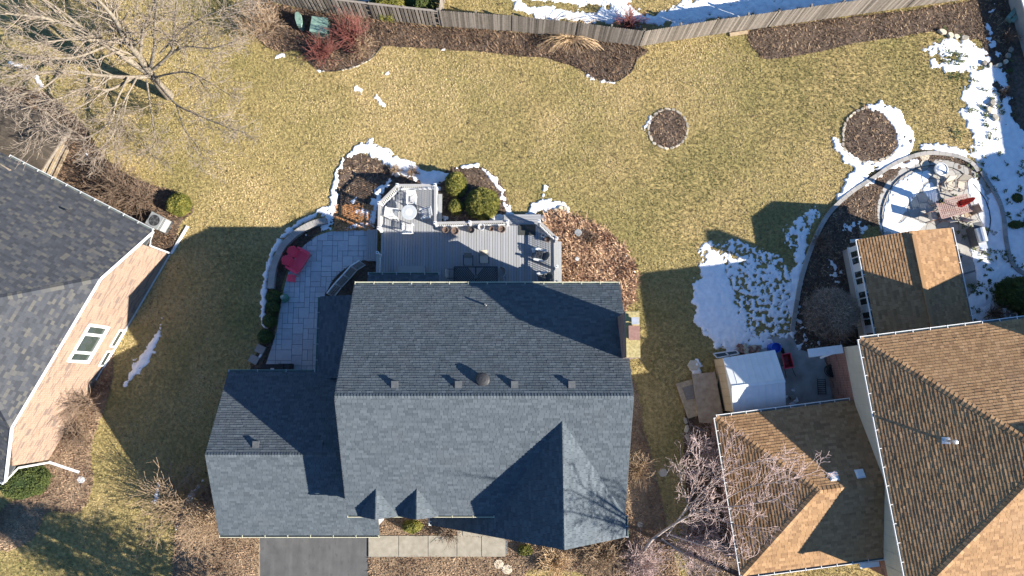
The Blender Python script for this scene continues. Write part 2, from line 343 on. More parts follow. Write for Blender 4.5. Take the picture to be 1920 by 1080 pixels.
def scatter_tris(name, X, Y, Z, size, lean, m, tone, per=3, wid=0.28, kind='stuff', parent=None, flat=False):
    """small bent blades/flakes; X.. arrays; each point gets `per` triangles"""
    n = len(X); X = np.repeat(X, per); Y = np.repeat(Y, per); Z = np.repeat(Z, per); tone = np.repeat(tone, per) + rng.uniform(-.13, .13, n * per)
    L = np.repeat(np.broadcast_to(size, (n,)), per) * rng.uniform(.6, 1.3, n * per)
    a = rng.uniform(0, 2 * np.pi, n * per); el = rng.uniform(lean[0], lean[1], n * per)
    X = X + rng.normal(0, .25, n * per) * L; Y = Y + rng.normal(0, .25, n * per) * L
    dx = np.cos(a); dy = np.sin(a); hw = L * wid / 2
    A = np.stack([X - dy * hw, Y + dx * hw, Z], 1); B = np.stack([X + dy * hw, Y - dx * hw, Z], 1)
    C = np.stack([X + dx * L * np.cos(el), Y + dy * L * np.cos(el), Z + L * np.sin(el)], 1)
    V = np.stack([A, B, C], 1).reshape(-1, 3)
    return numpy_mesh(name, V, np.arange(len(V)).reshape(-1, 3), np.clip(tone, 0, 1), m, parent, kind)
def segs_mesh(name, S, m, parent, sides=3, tone=0.5):
    """S: list of (p0, p1, r0, r1) limbs -> thin prisms"""
    S = np.array([[*a, *b, c, d] for a, b, c, d in S], float)
    p0 = S[:, :3]; p1 = S[:, 3:6]; r0 = S[:, 6:7]; r1 = S[:, 7:8]
    d = p1 - p0; L = np.linalg.norm(d, axis=1, keepdims=True); d = d / np.maximum(L, 1e-6)
    ref = np.where(np.abs(d[:, 2:3]) > .9, np.array([[1., 0, 0]]), np.array([[0, 0, 1.]]))
    a = np.cross(d, ref); a /= np.linalg.norm(a, axis=1, keepdims=True); b = np.cross(d, a)
    rings = []
    for p, r in ((p0, r0), (p1 + d * r1 * .3, r1)):
        for k in range(sides):
            t = 2 * np.pi * k / sides; rings.append(p + (a * np.cos(t) + b * np.sin(t)) * r)
    V = np.stack(rings, 1).reshape(-1, 3); n = len(S); base = np.arange(n)[:, None] * 2 * sides
    F = np.concatenate([base + np.array([[k, (k + 1) % sides, sides + (k + 1) % sides, sides + k]]) for k in range(sides)])
    o = numpy_mesh(name, V, F, np.full(len(F), tone), m, parent)
    if sides > 4: o.data.polygons.foreach_set('use_smooth', [True] * len(o.data.polygons))
    return o

# ------------------------------------------------------------------ roofs
def clip_poly(sub, win):
    """Sutherland-Hodgman, win convex CCW"""
    out = sub
    for i in range(len(win)):
        a = win[i]; b = win[(i + 1) % len(win)]; ex, ey = b[0] - a[0], b[1] - a[1]; inp = out; out = []
        if not inp: return []
        for j in range(len(inp)):
            p = inp[j - 1]; q = inp[j]
            sp = ex * (p[1] - a[1]) - ey * (p[0] - a[0]); sq = ex * (q[1] - a[1]) - ey * (q[0] - a[0])
            if (sp >= 0) != (sq >= 0):
                t = sp / (sp - sq); out.append((p[0] + (q[0] - p[0]) * t, p[1] + (q[1] - p[1]) * t))
            if sq >= 0: out.append(q)
    return out
WID = (0.19, 0.25, 0.31, 0.37)
def shingle_pool(m, expo, thick):
    pool = {}
    for wi, wd in enumerate(WID):
        for tn in range(5):
            mb = MB(); mb.tone = 0.1 + 0.2 * tn
            g = 0.006; h1 = thick; h0 = 0.006
            V = [(g, 0, 0), (wd - g, 0, 0), (wd - g, expo, 0), (g, expo, 0), (g, 0, h1), (wd - g, 0, h1), (wd - g, expo, h0), (g, expo, h0)]
            mb.poly(V, [[4, 5, 6, 7], [0, 1, 5, 4], [1, 2, 6, 5], [3, 0, 4, 7]])
            pool[(wi, tn)] = mb.mesh('shingle', m)
    return pool
class Shingler:
    def __init__(s, root, matname, expo=0.15, thick=0.02, limit=300, tonebias=None):
        s.root = root; s.m = M[matname]; s.expo = expo; s.thick = thick; s.rest = MB(); s.left = limit; s.pool = shingle_pool(s.m, expo, thick)
        s.tb = tonebias or [1, 2, 3, 2, 1]; s.roof = None
    def plane(s, poly, own=None, region=None):
        """poly: 3D, CCW from above, first edge along the eave; own=(u0,u1,v0,v1) where tabs are objects"""
        poly = [Vector(p) for p in poly]; o = poly[0]; u = (poly[1] - o).normalized(); n = u.cross(poly[-1] - o).normalized()
        if n.z < 0: n = -n
        v = n.cross(u); rot = Matrix((u, v, n)).transposed()
        q = [((p - o).dot(u), (p - o).dot(v)) for p in poly]
        umin = min(a for a, b in q); umax = max(a for a, b in q); vmax = max(b for a, b in q); vmin = min(b for a, b in q)
        k = 0; vv = vmin - 0.02
        while vv < vmax:
            uu = umin - random.random() * 0.3
            while uu < umax:
                wi = random.randrange(4); wd = WID[wi]; tn = random.choices(range(5), s.tb)[0]
                e = s.expo
                c = clip_poly([(uu + .006, vv), (uu + wd - .006, vv), (uu + wd - .006, vv + e), (uu + .006, vv + e)], q)
                if len(c) > 2:
                    full = abs(sum(c[i - 1][0] * c[i][1] - c[i][0] * c[i - 1][1] for i in range(len(c)))) / 2 > (wd - .012) * e * 0.999
                    if own and full and s.left > 0 and own[0] < uu < own[1] and own[2] < vv < own[3]:
                        piece('shingle', s.pool[(wi, tn)], s.roof or s.root, o + u * uu + v * vv + n * 0.002, rot); s.left -= 1
                    else:
                        t = s.thick * random.choice((0.75, 1, 1, 1.3)); m_ = len(c)
                        top = [o + u * a + v * b + n * (0.008 + t * max(0, 1 - (b - vv) / e)) for a, b in c]
                        bot = [o + u * a + v * b + n * 0.002 for a, b in c]
                        s.rest.poly(top + bot, [list(range(m_))] + [[m_ + i, m_ + (i + 1) % m_, (i + 1) % m_, i] for i in range(m_) if min(c[i][1], c[(i + 1) % m_][1]) < vv + e * .99], 0.1 + 0.2 * tn + random.uniform(-.06, .06))
                uu += wd
            vv += s.expo; k += 1
    def caps(s, p0, p1, n1, n2, w=0.17, step=0.2, name='ridge_cap'):
        """overlapping cap pieces along a ridge or hip between two slopes with unit normals n1, n2"""
        p0 = Vector(p0); p1 = Vector(p1); d = p1 - p0; L = d.length; d.normalize(); n1 = Vector(n1); n2 = Vector(n2)
        a = d.cross(n1).normalized(); b = n2.cross(d).normalized()   # directions down each slope
        if a.z > 0: a = -a
        if b.z > 0: b = -b
        up = (n1 + n2).normalized(); pools = []
        for tn in range(5):
            mb = MB(); mb.tone = .1 + .2 * tn
            l = step * 1.05; lift0, lift1 = 0.048, 0.022
            A0 = a * w + up * (lift0 - .01); B0 = b * w + up * (lift0 - .01); A1 = d * l + a * w + up * lift1; B1 = d * l + b * w + up * lift1
            V = [A0, up * lift0 + up * .01, B0, A1, d * l + up * (lift1 + .012), B1, a * w, up * 0, b * w, d * l + a * w, d * l + b * w]
            mb.poly(V, [[0, 3, 4, 1], [1, 4, 5, 2], [6, 0, 1, 7], [7, 1, 2, 8], [6, 9, 3, 0], [8, 2, 5, 10]])
            pools.append(mb.mesh(name, s.m))
        k = 0
        while k * step < L - step * .3:
            piece(name, random.choice(pools), s.roof or s.root, p0 + d * (k * step)); k += 1
    def finish(s):
        o = s.rest.build('shingles', s.m, s.roof or s.root, world=True); o['kind'] = 'stuff'; return o
def nrm(poly):
    poly = [Vector(p) for p in poly]; n = (poly[1] - poly[0]).cross(poly[-1] - poly[0]).normalized()
    return n if n.z > 0 else -n
def gutter(root, p0, p1, out, m='white', w=0.13, strap=1.0, inner='gutter_in'):
    """open gutter: back, floor, front lip; straps across. out = horizontal unit vector away from the roof"""
    p0 = Vector(p0); p1 = Vector(p1); out = Vector(out).normalized(); mb = MB(); z = Vector((0, 0, -0.03))
    mb.bar(p0 + out * w + z, p1 + out * w + z, 0.035, 0.11)
    g = mb.build('gutter', m, root, world=True)
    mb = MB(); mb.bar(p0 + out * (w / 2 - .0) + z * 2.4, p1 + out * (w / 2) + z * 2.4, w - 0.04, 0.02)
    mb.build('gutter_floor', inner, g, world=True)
    mb = MB(); d = p1 - p0; n = max(2, int(d.length / strap))
    for i in range(n + 1):
        mb = MB(); q = p0 + d * ((i + .02) / (n + .04)); mb.bar(q + out * 0.0 + Vector((0, 0, .035)), q + out * (w + .03) + Vector((0, 0, .035)), 0.035, 0.012); mb.build('gutter_strap', m if m != 'green' else 'ltgrey', g, world=True)
    
    return g
# ================================================================== ground
def sheet(name, pts, z, m, kind='structure'):
    mb = MB(); mb.face([(p[0], p[1], z) for p in pts]); o = mb.build(name, m); return info(o, kind=kind)
mg = bpy.data.materials.new('lawn'); mg.use_nodes = True
t_ = mg.node_tree; N_ = t_.nodes; L_ = t_.links; b_ = N_['Principled BSDF']; b_.inputs['Roughness'].default_value = 0.9; b_.inputs['Specular IOR Level'].default_value = 0.1
ge = N_.new('ShaderNodeNewGeometry'); n1 = N_.new('ShaderNodeTexNoise'); n1.inputs['Scale'].default_value = 0.16; n1.inputs['Detail'].default_value = 6
n2 = N_.new('ShaderNodeTexNoise'); n2.inputs['Scale'].default_value = 4.5; n2.inputs['Detail'].default_value = 8
L_.new(ge.outputs['Position'], n1.inputs['Vector']); L_.new(ge.outputs['Position'], n2.inputs['Vector'])
r1 = N_.new('ShaderNodeValToRGB'); e_ = r1.color_ramp.elements; e_[0].position = .38; e_[1].position = .62; e_[0].color = (0.26, 0.215, 0.085, 1); e_[1].color = (0.36, 0.27, 0.12, 1)
r2 = N_.new('ShaderNodeValToRGB'); e_ = r2.color_ramp.elements; e_[0].position = .35; e_[1].position = .7; e_[0].color = (0.55, 0.55, 0.55, 1); e_[1].color = (1.25, 1.25, 1.2, 1)
mm = N_.new('ShaderNodeMix'); mm.data_type = 'RGBA'; mm.blend_type = 'MULTIPLY'; mm.inputs[0].default_value = 1
L_.new(n1.outputs[0], r1.inputs[0]); L_.new(n2.outputs[0], r2.inputs[0]); L_.new(r1.outputs[0], mm.inputs[6]); L_.new(r2.outputs[0], mm.inputs[7]); L_.new(mm.outputs[2], b_.inputs['Base Color'])
bp = N_.new('ShaderNodeBump'); bp.inputs['Distance'].default_value = 0.05; L_.new(n2.outputs[0], bp.inputs['Height']); L_.new(bp.outputs[0], b_.inputs['Normal'])
M['lawn'] = mg
sheet('lawn', [(-300, -300), (300, -300), (300, 300), (-300, 300)], 0.0, 'lawn')

# beds: raised uneven earth built as height fields (outline in photo pixels on the ground)
BEDS = {
 'fence_bed': [(470, 0), (520, 8), (590, 22), (700, 37), (825, 51), (960, 60), (1198, 88), (1192, 112), (1182, 135), (1160, 151), (1138, 154), (1110, 145), (1080, 126), (1020, 109), (960, 103), (900, 97), (820, 91), (760, 88), (716, 86), (700, 104), (668, 124), (630, 133), (600, 131), (575, 112), (560, 96), (520, 95), (488, 78), (468, 40)],
 'corner_bed': [(1403, 58), (1440, 52), (1560, 36), (1700, 20), (1826, 0), (1900, -10), (1905, 60), (1880, 110), (1850, 90), (1835, 74), (1810, 76), (1780, 66), (1755, 57), (1700, 67), (1600, 82), (1520, 100), (1440, 111), (1420, 98), (1405, 78)],
 'round_bed': [(1252 + 35 * math.cos(t * .4), 242 + 36 * math.sin(t * .4)) for t in range(16)],
 'stone_bed': [(1580, 250), (1588, 225), (1610, 205), (1640, 200), (1670, 215), (1685, 240), (1684, 270), (1670, 292), (1640, 304), (1608, 302), (1585, 285)],
 'kidney_bed': [(634, 330), (640, 305), (656, 290), (680, 290), (706, 298), (730, 318), (745, 318), (775, 330), (790, 345), (740, 350), (712, 385), (708, 432), (640, 434), (622, 412), (632, 380)],
 'evergreen_bed': [(817, 345), (835, 322), (865, 312), (895, 311), (922, 326), (942, 350), (952, 385), (942, 418), (817, 420)],
 'perennial_bed': [(1016, 405), (1040, 398), (1070, 402), (1095, 415), (1125, 427), (1150, 447), (1178, 480), (1192, 512), (1190, 560), (1168, 592), (1155, 700), (1100, 700), (1040, 540), (1043, 450), (1018, 420)],
 'patio_bed': [(614, 408), (618, 428), (590, 442), (560, 470), (540, 500), (527, 545), (520, 600), (512, 640), (492, 690), (470, 695), (490, 640), (495, 590), (502, 540), (515, 490), (545, 450), (580, 422)],
 'stair_bed': [(710, 488), (672, 489), (640, 507), (612, 540), (606, 560), (700, 560), (712, 500)],
 'house_bed': [(60, 170), (110, 190), (160, 240), (200, 300), (250, 335), (310, 355), (355, 375), (362, 400), (340, 415), (318, 475), (250, 460), (0, 330), (-60, 300), (-60, 170)],
 'garden_bed': [(1732, 285), (1660, 312), (1605, 350), (1562, 395), (1530, 445), (1510, 500), (1497, 560), (1488, 620), (1500, 655), (1560, 665), (1612, 655), (1612, 440), (1650, 420), (1665, 360), (1700, 325), (1760, 315), (1835, 345), (1850, 330), (1800, 295)],
 'side_bed': [(1284, 745), (1298, 720), (1320, 760), (1345, 790), (1400, 1110), (1302, 1110), (1290, 950), (1282, 860), (1284, 800)],
 'wall_bed': [(1178, 700), (1194, 730), (1205, 800), (1222, 860), (1236, 920), (1248, 980), (1280, 1110), (1120, 1110), (1120, 700)],
 'front_bed': [(320, 1110), (330, 1030), (330, 960), (370, 940), (400, 900), (450, 980), (490, 1006), (490, 1110)],
 'entry_bed': [(690, 960), (1180, 960), (1240, 1000), (1280, 1110), (690, 1110)],
 'shrub_bed': [(75, 850), (110, 830), (175, 690), (205, 660), (212, 690), (204, 740), (185, 790), (170, 850), (175, 910), (150, 960), (90, 960), (60, 1010), (0, 1030), (0, 960), (60, 920)],
 'snow_bed': [(1826, -5), (1945, -20), (1945, 250), (1885, 245), (1868, 180), (1848, 120), (1838, 60)],
}
BW = {k: smooth([P(*a) for a in v], 4) if k not in ('front_bed', 'entry_bed', 'wall_bed') else PL(v) for k, v in BEDS.items()}
ENTRY_LAWN = smooth([P(a, b) for a, b in ((985, 1075), (1000, 1066), (1040, 1066), (1080, 1072), (1100, 1080), (1110, 1120), (970, 1120))], 4)
BED_MAT = {'front_bed': 'dry_bed', 'entry_bed': 'dry_bed', 'shrub_bed': 'dry_bed', 'wall_bed': 'dry_bed', 'perennial_bed': 'dry_bed'}
def height_field(name, f, xs, ys, zfun, m, kind, sink=0.25):
    X, Y = np.meshgrid(xs, ys, indexing='ij'); Fv = f(X, Y)
    Z = np.where(Fv > 0, zfun(X, Y, np.maximum(Fv, 0)), Fv * sink)
    nx, ny = X.shape; keep = (Fv[:-1, :-1] > 0) | (Fv[1:, :-1] > 0) | (Fv[:-1, 1:] > 0) | (Fv[1:, 1:] > 0)
    I, J = np.nonzero(keep); idx = lambda a, b: a * ny + b
    Fc = np.stack([idx(I, J), idx(I + 1, J), idx(I + 1, J + 1), idx(I, J + 1)], 1)
    if len(Fc) == 0: return None
    used, inv = np.unique(Fc, return_inverse=True); V = np.stack([X.ravel()[used], Y.ravel()[used], Z.ravel()[used]], 1)
    o = numpy_mesh(name, V, inv.reshape(Fc.shape), np.full(len(Fc), .5), m)
    o.data.polygons.foreach_set('use_smooth', [True] * len(o.data.polygons)); o['kind'] = kind
    return o
def bed_f(k, x, y):
    return sdf(BW[k], x, y) + (fbm(x, y, .8, 5) - .5) * .18
for k, w_ in BW.items():
    xs = np.arange(min(p.x for p in w_) - .3, max(p.x for p in w_) + .3, .11); ys = np.arange(min(p.y for p in w_) - .3, max(p.y for p in w_) + .3, .11)
    def zf(x, y, f): return 0.03 * (1 - np.exp(-f / .06)) + fbm(x, y, .35, 3) * .05 * np.minimum(f * 6, 1)
    ff = (lambda x, y, k=k: np.minimum(bed_f(k, x, y), -sdf(ENTRY_LAWN, x, y)) if k == 'entry_bed' else bed_f(k, x, y))
    height_field('planting_bed', ff, xs, ys, zf, BED_MAT.get(k, 'soil'), 'structure')

# ------------------------------------------------------------------ hard surfaces
PATIO = smooth([P(a, b) for a, b in ((708, 430), (640, 433), (610, 437), (580, 452), (556, 480), (540, 515), (527, 570), (519, 620), (505, 665), (496, 694))], 5, False) + PL([(600, 696), (600, 560)]) + smooth([P(a, b) for a, b in ((606, 562), (625, 525), (650, 502), (675, 490), (708, 487))], 4, False)
def clip_to(win_rect, subj):
    return clip_poly([(p[0], p[1]) for p in subj], win_rect)
def area(c): return abs(sum(c[i - 1][0] * c[i][1] - c[i][0] * c[i - 1][1] for i in range(len(c)))) / 2
mb = MB(); mb.face([(p.x, p.y, .03) for p in PATIO]); pt = mb.build('patio', 'joint'); info(pt, kind='structure')
# random ashlar stones
cell = 0.34; x0 = min(p.x for p in PATIO); y0 = min(p.y for p in PATIO); nx = int((max(p.x for p in PATIO) - x0) / cell) + 2; ny = int((max(p.y for p in PATIO) - y0) / cell) + 2
occ = np.zeros((nx + 3, ny + 3), bool); rest = MB(); cnt = 0
for j in range(ny):
    for i in range(nx):
        if occ[i, j]: continue
        a, b = random.choice(((1, 1), (2, 1), (2, 2), (1, 2), (2, 2), (3, 2), (2, 1)))
        while a > 1 and occ[i:i + a, j:j + b].any(): a -= 1
        if occ[i:i + a, j:j + b].any(): b = 1
        occ[i:i + a, j:j + b] = True
        g = .012; X0 = x0 + i * cell + g; Y0 = y0 + j * cell + g; X1 = x0 + (i + a) * cell - g; Y1 = y0 + (j + b) * cell - g
        c = clip_to([(X0, Y0), (X1, Y0), (X1, Y1), (X0, Y1)], PATIO)
        if len(c) < 3 or area(c) < .01: continue
        mb = MB(); mb.tone = random.uniform(.2, .8); h = random.uniform(-.004, .004)
        if cnt < 300 and area(c) > .05:
            cx_ = sum(p[0] for p in c) / len(c); cy_ = sum(p[1] for p in c) / len(c)
            mb.prism([(p[0] - cx_, p[1] - cy_) for p in c], -.02, .02 + h); piece('paving_stone', mb.mesh('paving_stone', M['stone_blue']), pt, (cx_, cy_, .035)); cnt += 1
        else: rest.prism(c, .015, .055 + h, random.uniform(.2, .8))
if rest.v: o = rest.build('paving_stones', 'stone_blue', pt); o['kind'] = 'stuff'
# driveway and front walk
dv = info(MB().prism(PL([(488, 980), (692, 980), (690, 1040), (688, 1130), (484, 1130)]), 0.0, 0.03).build('driveway', 'asphalt'), kind='structure')
mb = MB()
mb.prism(PL([(690, 1003), (947, 1006), (952, 1014), (950, 1038), (944, 1043), (690, 1044)]), 0, .07); wk = info(mb.build('front_path', 'joint'), kind='structure')
xs_ = [691, 748, 803, 857, 903, 948]
for i in range(5):
    yt = 1004 if i != 4 else 1007
    pts = PL([(xs_[i] + .6, 1043), (xs_[i + 1] - .6, 1043), (xs_[i + 1] - .6, yt - (10 if i > 2 else 0)), (xs_[i] + .6, yt - (10 if i > 2 else 0))]); c = sum((Vector(p) for p in pts), Vector()) / 4
    pts = [p - c for p in pts]; MBs = MB(); MBs.prism(pts, -.02, .03); piece('concrete_slab', MBs.mesh('concrete_slab', M['concrete']), wk, (c.x, c.y, .07))
# slab behind the shed
mb = MB(); mb.prism(PL([(1416, 637), (1483, 627), (1497, 655), (1545, 668), (1590, 700), (1592, 745), (1500, 770), (1440, 775), (1420, 700)]), 0, .05); info(mb.build('concrete_pad', 'wetstone'), kind='structure')
# drip-stone strip and walk beside the sunroom
mb = MB(); mb.prism(PL([(1556, 470), (1600, 455), (1640, 640), (1585, 640)]), 0, .03); info(mb.build('gravel_strip', 'gravel'), kind='structure')
wk2 = info(MB().prism(PL([(1790, 455), (1812, 452), (1860, 610), (1800, 640)]), 0, .03).build('side_path', 'joint'), kind='structure')
for (a, b) in ((0, .14), (.16, .34), (.36, .58), (.6, .82), (.84, 1.0)):
    A = P(1791, 456); B = P(1811, 453); C = P(1812, 630); D = P(1858, 612)
    q = [A.lerp(C, a), B.lerp(D, a), B.lerp(D, b), A.lerp(C, b)]; c = sum(q, Vector()) / 4
    MBs = MB(); MBs.prism([p - c for p in q][::-1], -.02, .03); piece('concrete_slab', MBs.mesh('concrete_slab', M['wetstone']), wk2, (c.x, c.y, .035))
# round flagstone patio: Voronoi flags
RC = P(1762, 405); RR = 4.15; RPOLY = [(RC.x + RR * 1.0 * math.cos(t), RC.y + RR * .93 * math.sin(t)) for t in np.linspace(0, 2 * math.pi, 48, endpoint=False)]
fp = info(MB().prism(RPOLY, 0, .035).build('round_patio', 'joint'), kind='structure')
sd = []
tries = 0
while len(sd) < 130 and tries < 6000:
    tries += 1; q = (RC.x + random.uniform(-RR, RR), RC.y + random.uniform(-RR, RR))
    if all(math.hypot(q[0] - s[0], q[1] - s[1]) > .5 for s in sd): sd.append(q)
for s in sd:
    c = [(p[0], p[1]) for p in RPOLY]
    near = sorted(sd, key=lambda q: math.hypot(q[0] - s[0], q[1] - s[1]))[1:14]
    for q in near:
        mx_, my_ = (s[0] + q[0]) / 2, (s[1] + q[1]) / 2; dx, dy = q[0] - s[0], q[1] - s[1]; l = math.hypot(dx, dy); mx_ -= dx / l * .014; my_ -= dy / l * .014
        out = []
        for j in range(len(c)):
            p, r = c[j - 1], c[j]; a = (p[0] - mx_) * dx + (p[1] - my_) * dy; b = (r[0] - mx_) * dx + (r[1] - my_) * dy
            if (a <= 0) != (b <= 0): t = a / (a - b); out.append((p[0] + (r[0] - p[0]) * t, p[1] + (r[1] - p[1]) * t))
            if b <= 0: out.append(r)
        c = out
        if len(c) < 3: break
    if len(c) < 3 or area(c) < .03: continue
    mb = MB(); mb.tone = random.uniform(.2, .85); mb.prism([(p[0] - s[0], p[1] - s[1]) for p in c], -.02, .022 + random.uniform(-.005, .005)); piece('flagstone', mb.mesh('flagstone', M['flag']), fp, (s[0], s[1], .038))

# ================================================================== centre house
H = thing('grey_roofed_house', 'large two storey house in the centre under a slate grey shingle roof', 'house', (-1.4, -1.0, 0))
XL, XR, YB, YF, ZE, YR, ZR = -8.93, 6.12, 5.47, -7.2, 5.6, -0.72, 9.18
W = MB()
W.prism([(-8.6, 5.1), (-8.6, -6.9), (5.8, -6.9), (5.8, 5.1)], 0, ZE - .16)
W.poly([(-8.6, 5.1, ZE - .16), (-8.6, -6.9, ZE - .16), (-8.6, YR, ZR - .25), (5.8, 5.1, ZE - .16), (5.8, -6.9, ZE - .16), (5.8, YR, ZR - .25)], [[0, 1, 2], [4, 3, 5]])
W.prism([(-.6, -6.88), (-.6, -8.1), (5.82, -8.1), (5.82, -6.88)], 0, 3.9)
W.build('wall', 'siding_grey', H, world=True)
GX0, GX1, GYB, GYF, GZE, GYR, GZR = -16.9, -7.66, .56, -8.78, 3.0, -4.0, 5.5
W = MB(); W.prism([(-16.6, .3), (-16.6, -8.5), (-7.95, -8.5), (-7.95, -6.95), (-8.62, -6.95), (-8.62, .3)], 0, GZE - .16)
W.poly([(-16.6, .3, GZE - .16), (-16.6, -8.5, GZE - .16), (-16.6, GYR, GZR - .25)], [[0, 1, 2]])
W.build('garage_wall', 'siding_grey', H, world=True)
W = MB(); W.prism([(-11.3, .35), (-8.65, .35), (-8.65, 4.9), (-11.3, 4.9)], 0, 2.8); W.prism([(-8.5, 5.12), (-4.7, 5.12), (-4.7, 6.2), (-8.5, 6.2)], 0, 2.75); W.build('porch_wall', 'siding_grey', H, world=True)
roof = MB()
back = [(XR, YB, ZE), (XL, YB, ZE), (XL, YR, ZR), (XR, YR, ZR)]
front = [(XL, YF, ZE), (XR, YF, ZE), (XR, YR, ZR), (XL, YR, ZR)]
AX, AY, AZ = 2.56, -1.98, 8.45; FY = -8.33; GW = (AZ - ZE) / .81
gl = [(-4.72, FY, 2.54), (AX + .08, FY, AZ), (AX, AY, AZ), (AX - GW, YF, ZE), (-4.72, YF + .35, 2.54)]   # left slope with long cat slide
gleft = [(AX - GW, YF, ZE), (AX - GW, FY, ZE), (AX + .06, FY, AZ), (AX, AY, AZ)]
grect = [(-4.72, YF, 2.54), (-4.72, FY, 2.54), (AX - GW, FY, ZE), (AX - GW, YF, ZE)]
gcat = [(-4.72, YF + .35, 2.54), (-4.72, YF, 2.54), (AX - GW, YF, ZE), (AX - GW, YF + .35, ZE)]
gright = [(XR + .02, FY, AZ - (XR - AX - .06) * .81), (XR + .02, YF, AZ - (XR - AX - .06) * .81), (AX, AY, AZ), (AX + .06, FY, AZ)]
grz = gright[0][2]
gback = [(-16.9, GYB, GZE)]
ga_b = [(-8.6, GYB, GZE), (GX0, GYB, GZE), (GX0, GYR, GZR), (-8.6, GYR, GZR)]
gz66 = GZE + (GZR - GZE) * (GYF + 6.8) / (GYF - GYR)
ga_f = [(GX0, GYF, GZE), (-8.6, GYF, GZE), (-8.6, GYR, GZR), (GX0, GYR, GZR)]
ga_g = [(-8.6, GYF, GZE), (GX1, GYF, GZE), (GX1, -6.8, gz66), (-8.6, -6.8, gz66)]
br_ = [(-11.6, 5.1, 3.0), (-11.6, .2, 3.0), (-8.62, .2, 4.1), (-8.62, 5.1, 4.1)]
bay = [(-4.42, 6.42, 3.02), (-8.75, 6.42, 3.02), (-8.75, 5.12, 3.5), (-4.42, 5.12, 3.5)]
for q in (back, front, gleft, grect, gcat, gright, ga_b, ga_f, ga_g, br_, bay): roof.slab(q, .12)
dorm = []
for cx_, ay in ((-7.25, -5.62), (-5.08, -5.56)):
    zt = 6.46; hw = (zt - ZE) / .8; fy = YF - .06
    L = [(cx_ - hw, YF, ZE), (cx_ - hw, fy, ZE), (cx_, fy, zt), (cx_, ay, zt)]; Rr = [(cx_ + hw, fy, ZE), (cx_ + hw, YF, ZE), (cx_, ay, zt), (cx_, fy, zt)]
    # first edge must be the short eave
    dorm += [L, Rr]; roof.slab(L, .07); roof.slab(Rr, .07)
    roof.poly([(cx_ - hw + .05, fy + .05, ZE - .3), (cx_ + hw - .05, fy + .05, ZE - .3), (cx_ + hw - .05, fy + .05, ZE), (cx_, fy + .05, zt - .07), (cx_ - hw + .05, fy + .05, ZE)], [[0, 1, 2, 3, 4]])
RO = roof.build('roof', 'under', H, world=True)
S = Shingler(H, 'roof_grey', 0.15, .021); S.roof = RO
S.plane(back, own=(5.2, 8.2, 5.0, 7.0)); S.plane(front)
for q in (gleft, grect, gcat, gright, ga_b, ga_f, ga_g, br_, bay, *dorm): S.plane(q)
S.caps((XL, YR, ZR), (XR, YR, ZR), nrm(back), nrm(front), .15, .16)
S.caps((GX0, GYR, GZR), (-8.6, GYR, GZR), nrm(ga_b), nrm(ga_f), .15, .16)
S.caps((AX + .06, FY, AZ), (AX, AY, AZ), nrm(gleft), nrm(gright), .13, .2)
S.finish()
V_ = Vector
gutter(H, V_((XL, YB, ZE)), V_((XR, YB, ZE)), (0, 1, 0), 'cream', strap=1.05)
gutter(H, V_((XL, YF, ZE)), V_((AX - GW, YF, ZE)), (0, -1, 0), 'cream', .09, strap=1.1)
gutter(H, V_((GX0, GYF, GZE)), V_((GX1, GYF, GZE)), (0, -1, 0), 'cream', strap=1.3)
gutter(H, V_((GX0, GYB, GZE)), V_((-11.72, GYB, GZE)), (0, 1, 0), 'green', strap=1.3)
gutter(H, V_((-11.6, 5.1, 3.0)), V_((-11.6, .3, 3.0)), (-1, 0, 0), 'green', strap=.9)
gutter(H, V_((-8.75, 6.42, 3.02)), V_((-4.42, 6.42, 3.02)), (0, 1, 0), 'green', strap=.85)
gutter(H, V_((XR + .02, FY, grz)), V_((XR + .02, YF, grz)), (1, 0, 0), 'green', strap=.9)
gutter(H, V_((-4.72, FY, 2.54)), V_((-4.72, -7.9, 2.54)), (-1, 0, 0), 'white', strap=.4)
for q0, q1 in (((XL, YB), (XL, YR)), ((XL, YF), (XL, YR)), ((XR, YB), (XR, YR)), ((XR, YF), (XR, YR))):
    mb = MB(); mb.bar((q0[0] * 1.002, q0[1], ZE - .1), (q1[0] * 1.002, q1[1], ZR - .1), .035, .2); mb.build('rake_board', 'dkgrey', H, world=True)
for q0, q1 in (((GX0, GYB), (GX0, GYR)), ((GX0, GYF), (GX0, GYR))):
    mb = MB(); mb.bar((q0[0], q0[1], GZE - .1), (q1[0], q1[1], GZR - .1), .035, .2); mb.build('rake_board', 'dkgrey', H, world=True)
# chimney
ch = MB(); cx0, cx1, cy0, cy1, cz = 5.76, 6.44, 1.2, 3.5, 9.5
ch.prism([(cx0, cy0), (cx1, cy0), (cx1, cy1), (cx0, cy1)], 0, cz)
ch.prism([(cx0 - .04, cy0 - .04), (cx1 + .04, cy0 - .04), (cx1 + .04, cy1 + .04), (cx0 - .04, cy1 + .04)], cz - .25, cz - .1)
CH = ch.build('chimney', 'brick_chim', H, world=True)
MB().box(((cx0 + cx1) / 2, (cy0 + cy1) / 2, cz + .04), (cx1 - cx0 + .02, cy1 - cy0 + .02, .08)).build('chimney_cap', 'moss', CH, world=True)
fl = MB(); fl.box((6.13, 2.42, cz + .28), (.56, .72, .06)).box((6.13, 2.42, cz + .17), (.44, .58, .18)); fl.build('flue_cap', 'flue', CH, world=True)
fl = MB(); fl.box((6.18, 3.02, cz + .33), (.36, .36, .05)).tube([(6.18, 3.02, cz + .08), (6.18, 3.02, cz + .3)], .12, 10); fl.build('metal_flue', 'steel', CH, world=True)
mb = MB(); mb.bar((cx0 - .03, cy0, 7.75), (cx0 - .03, cy1, 6.75), .05, .12); mb.build('flashing', 'black', CH, world=True)
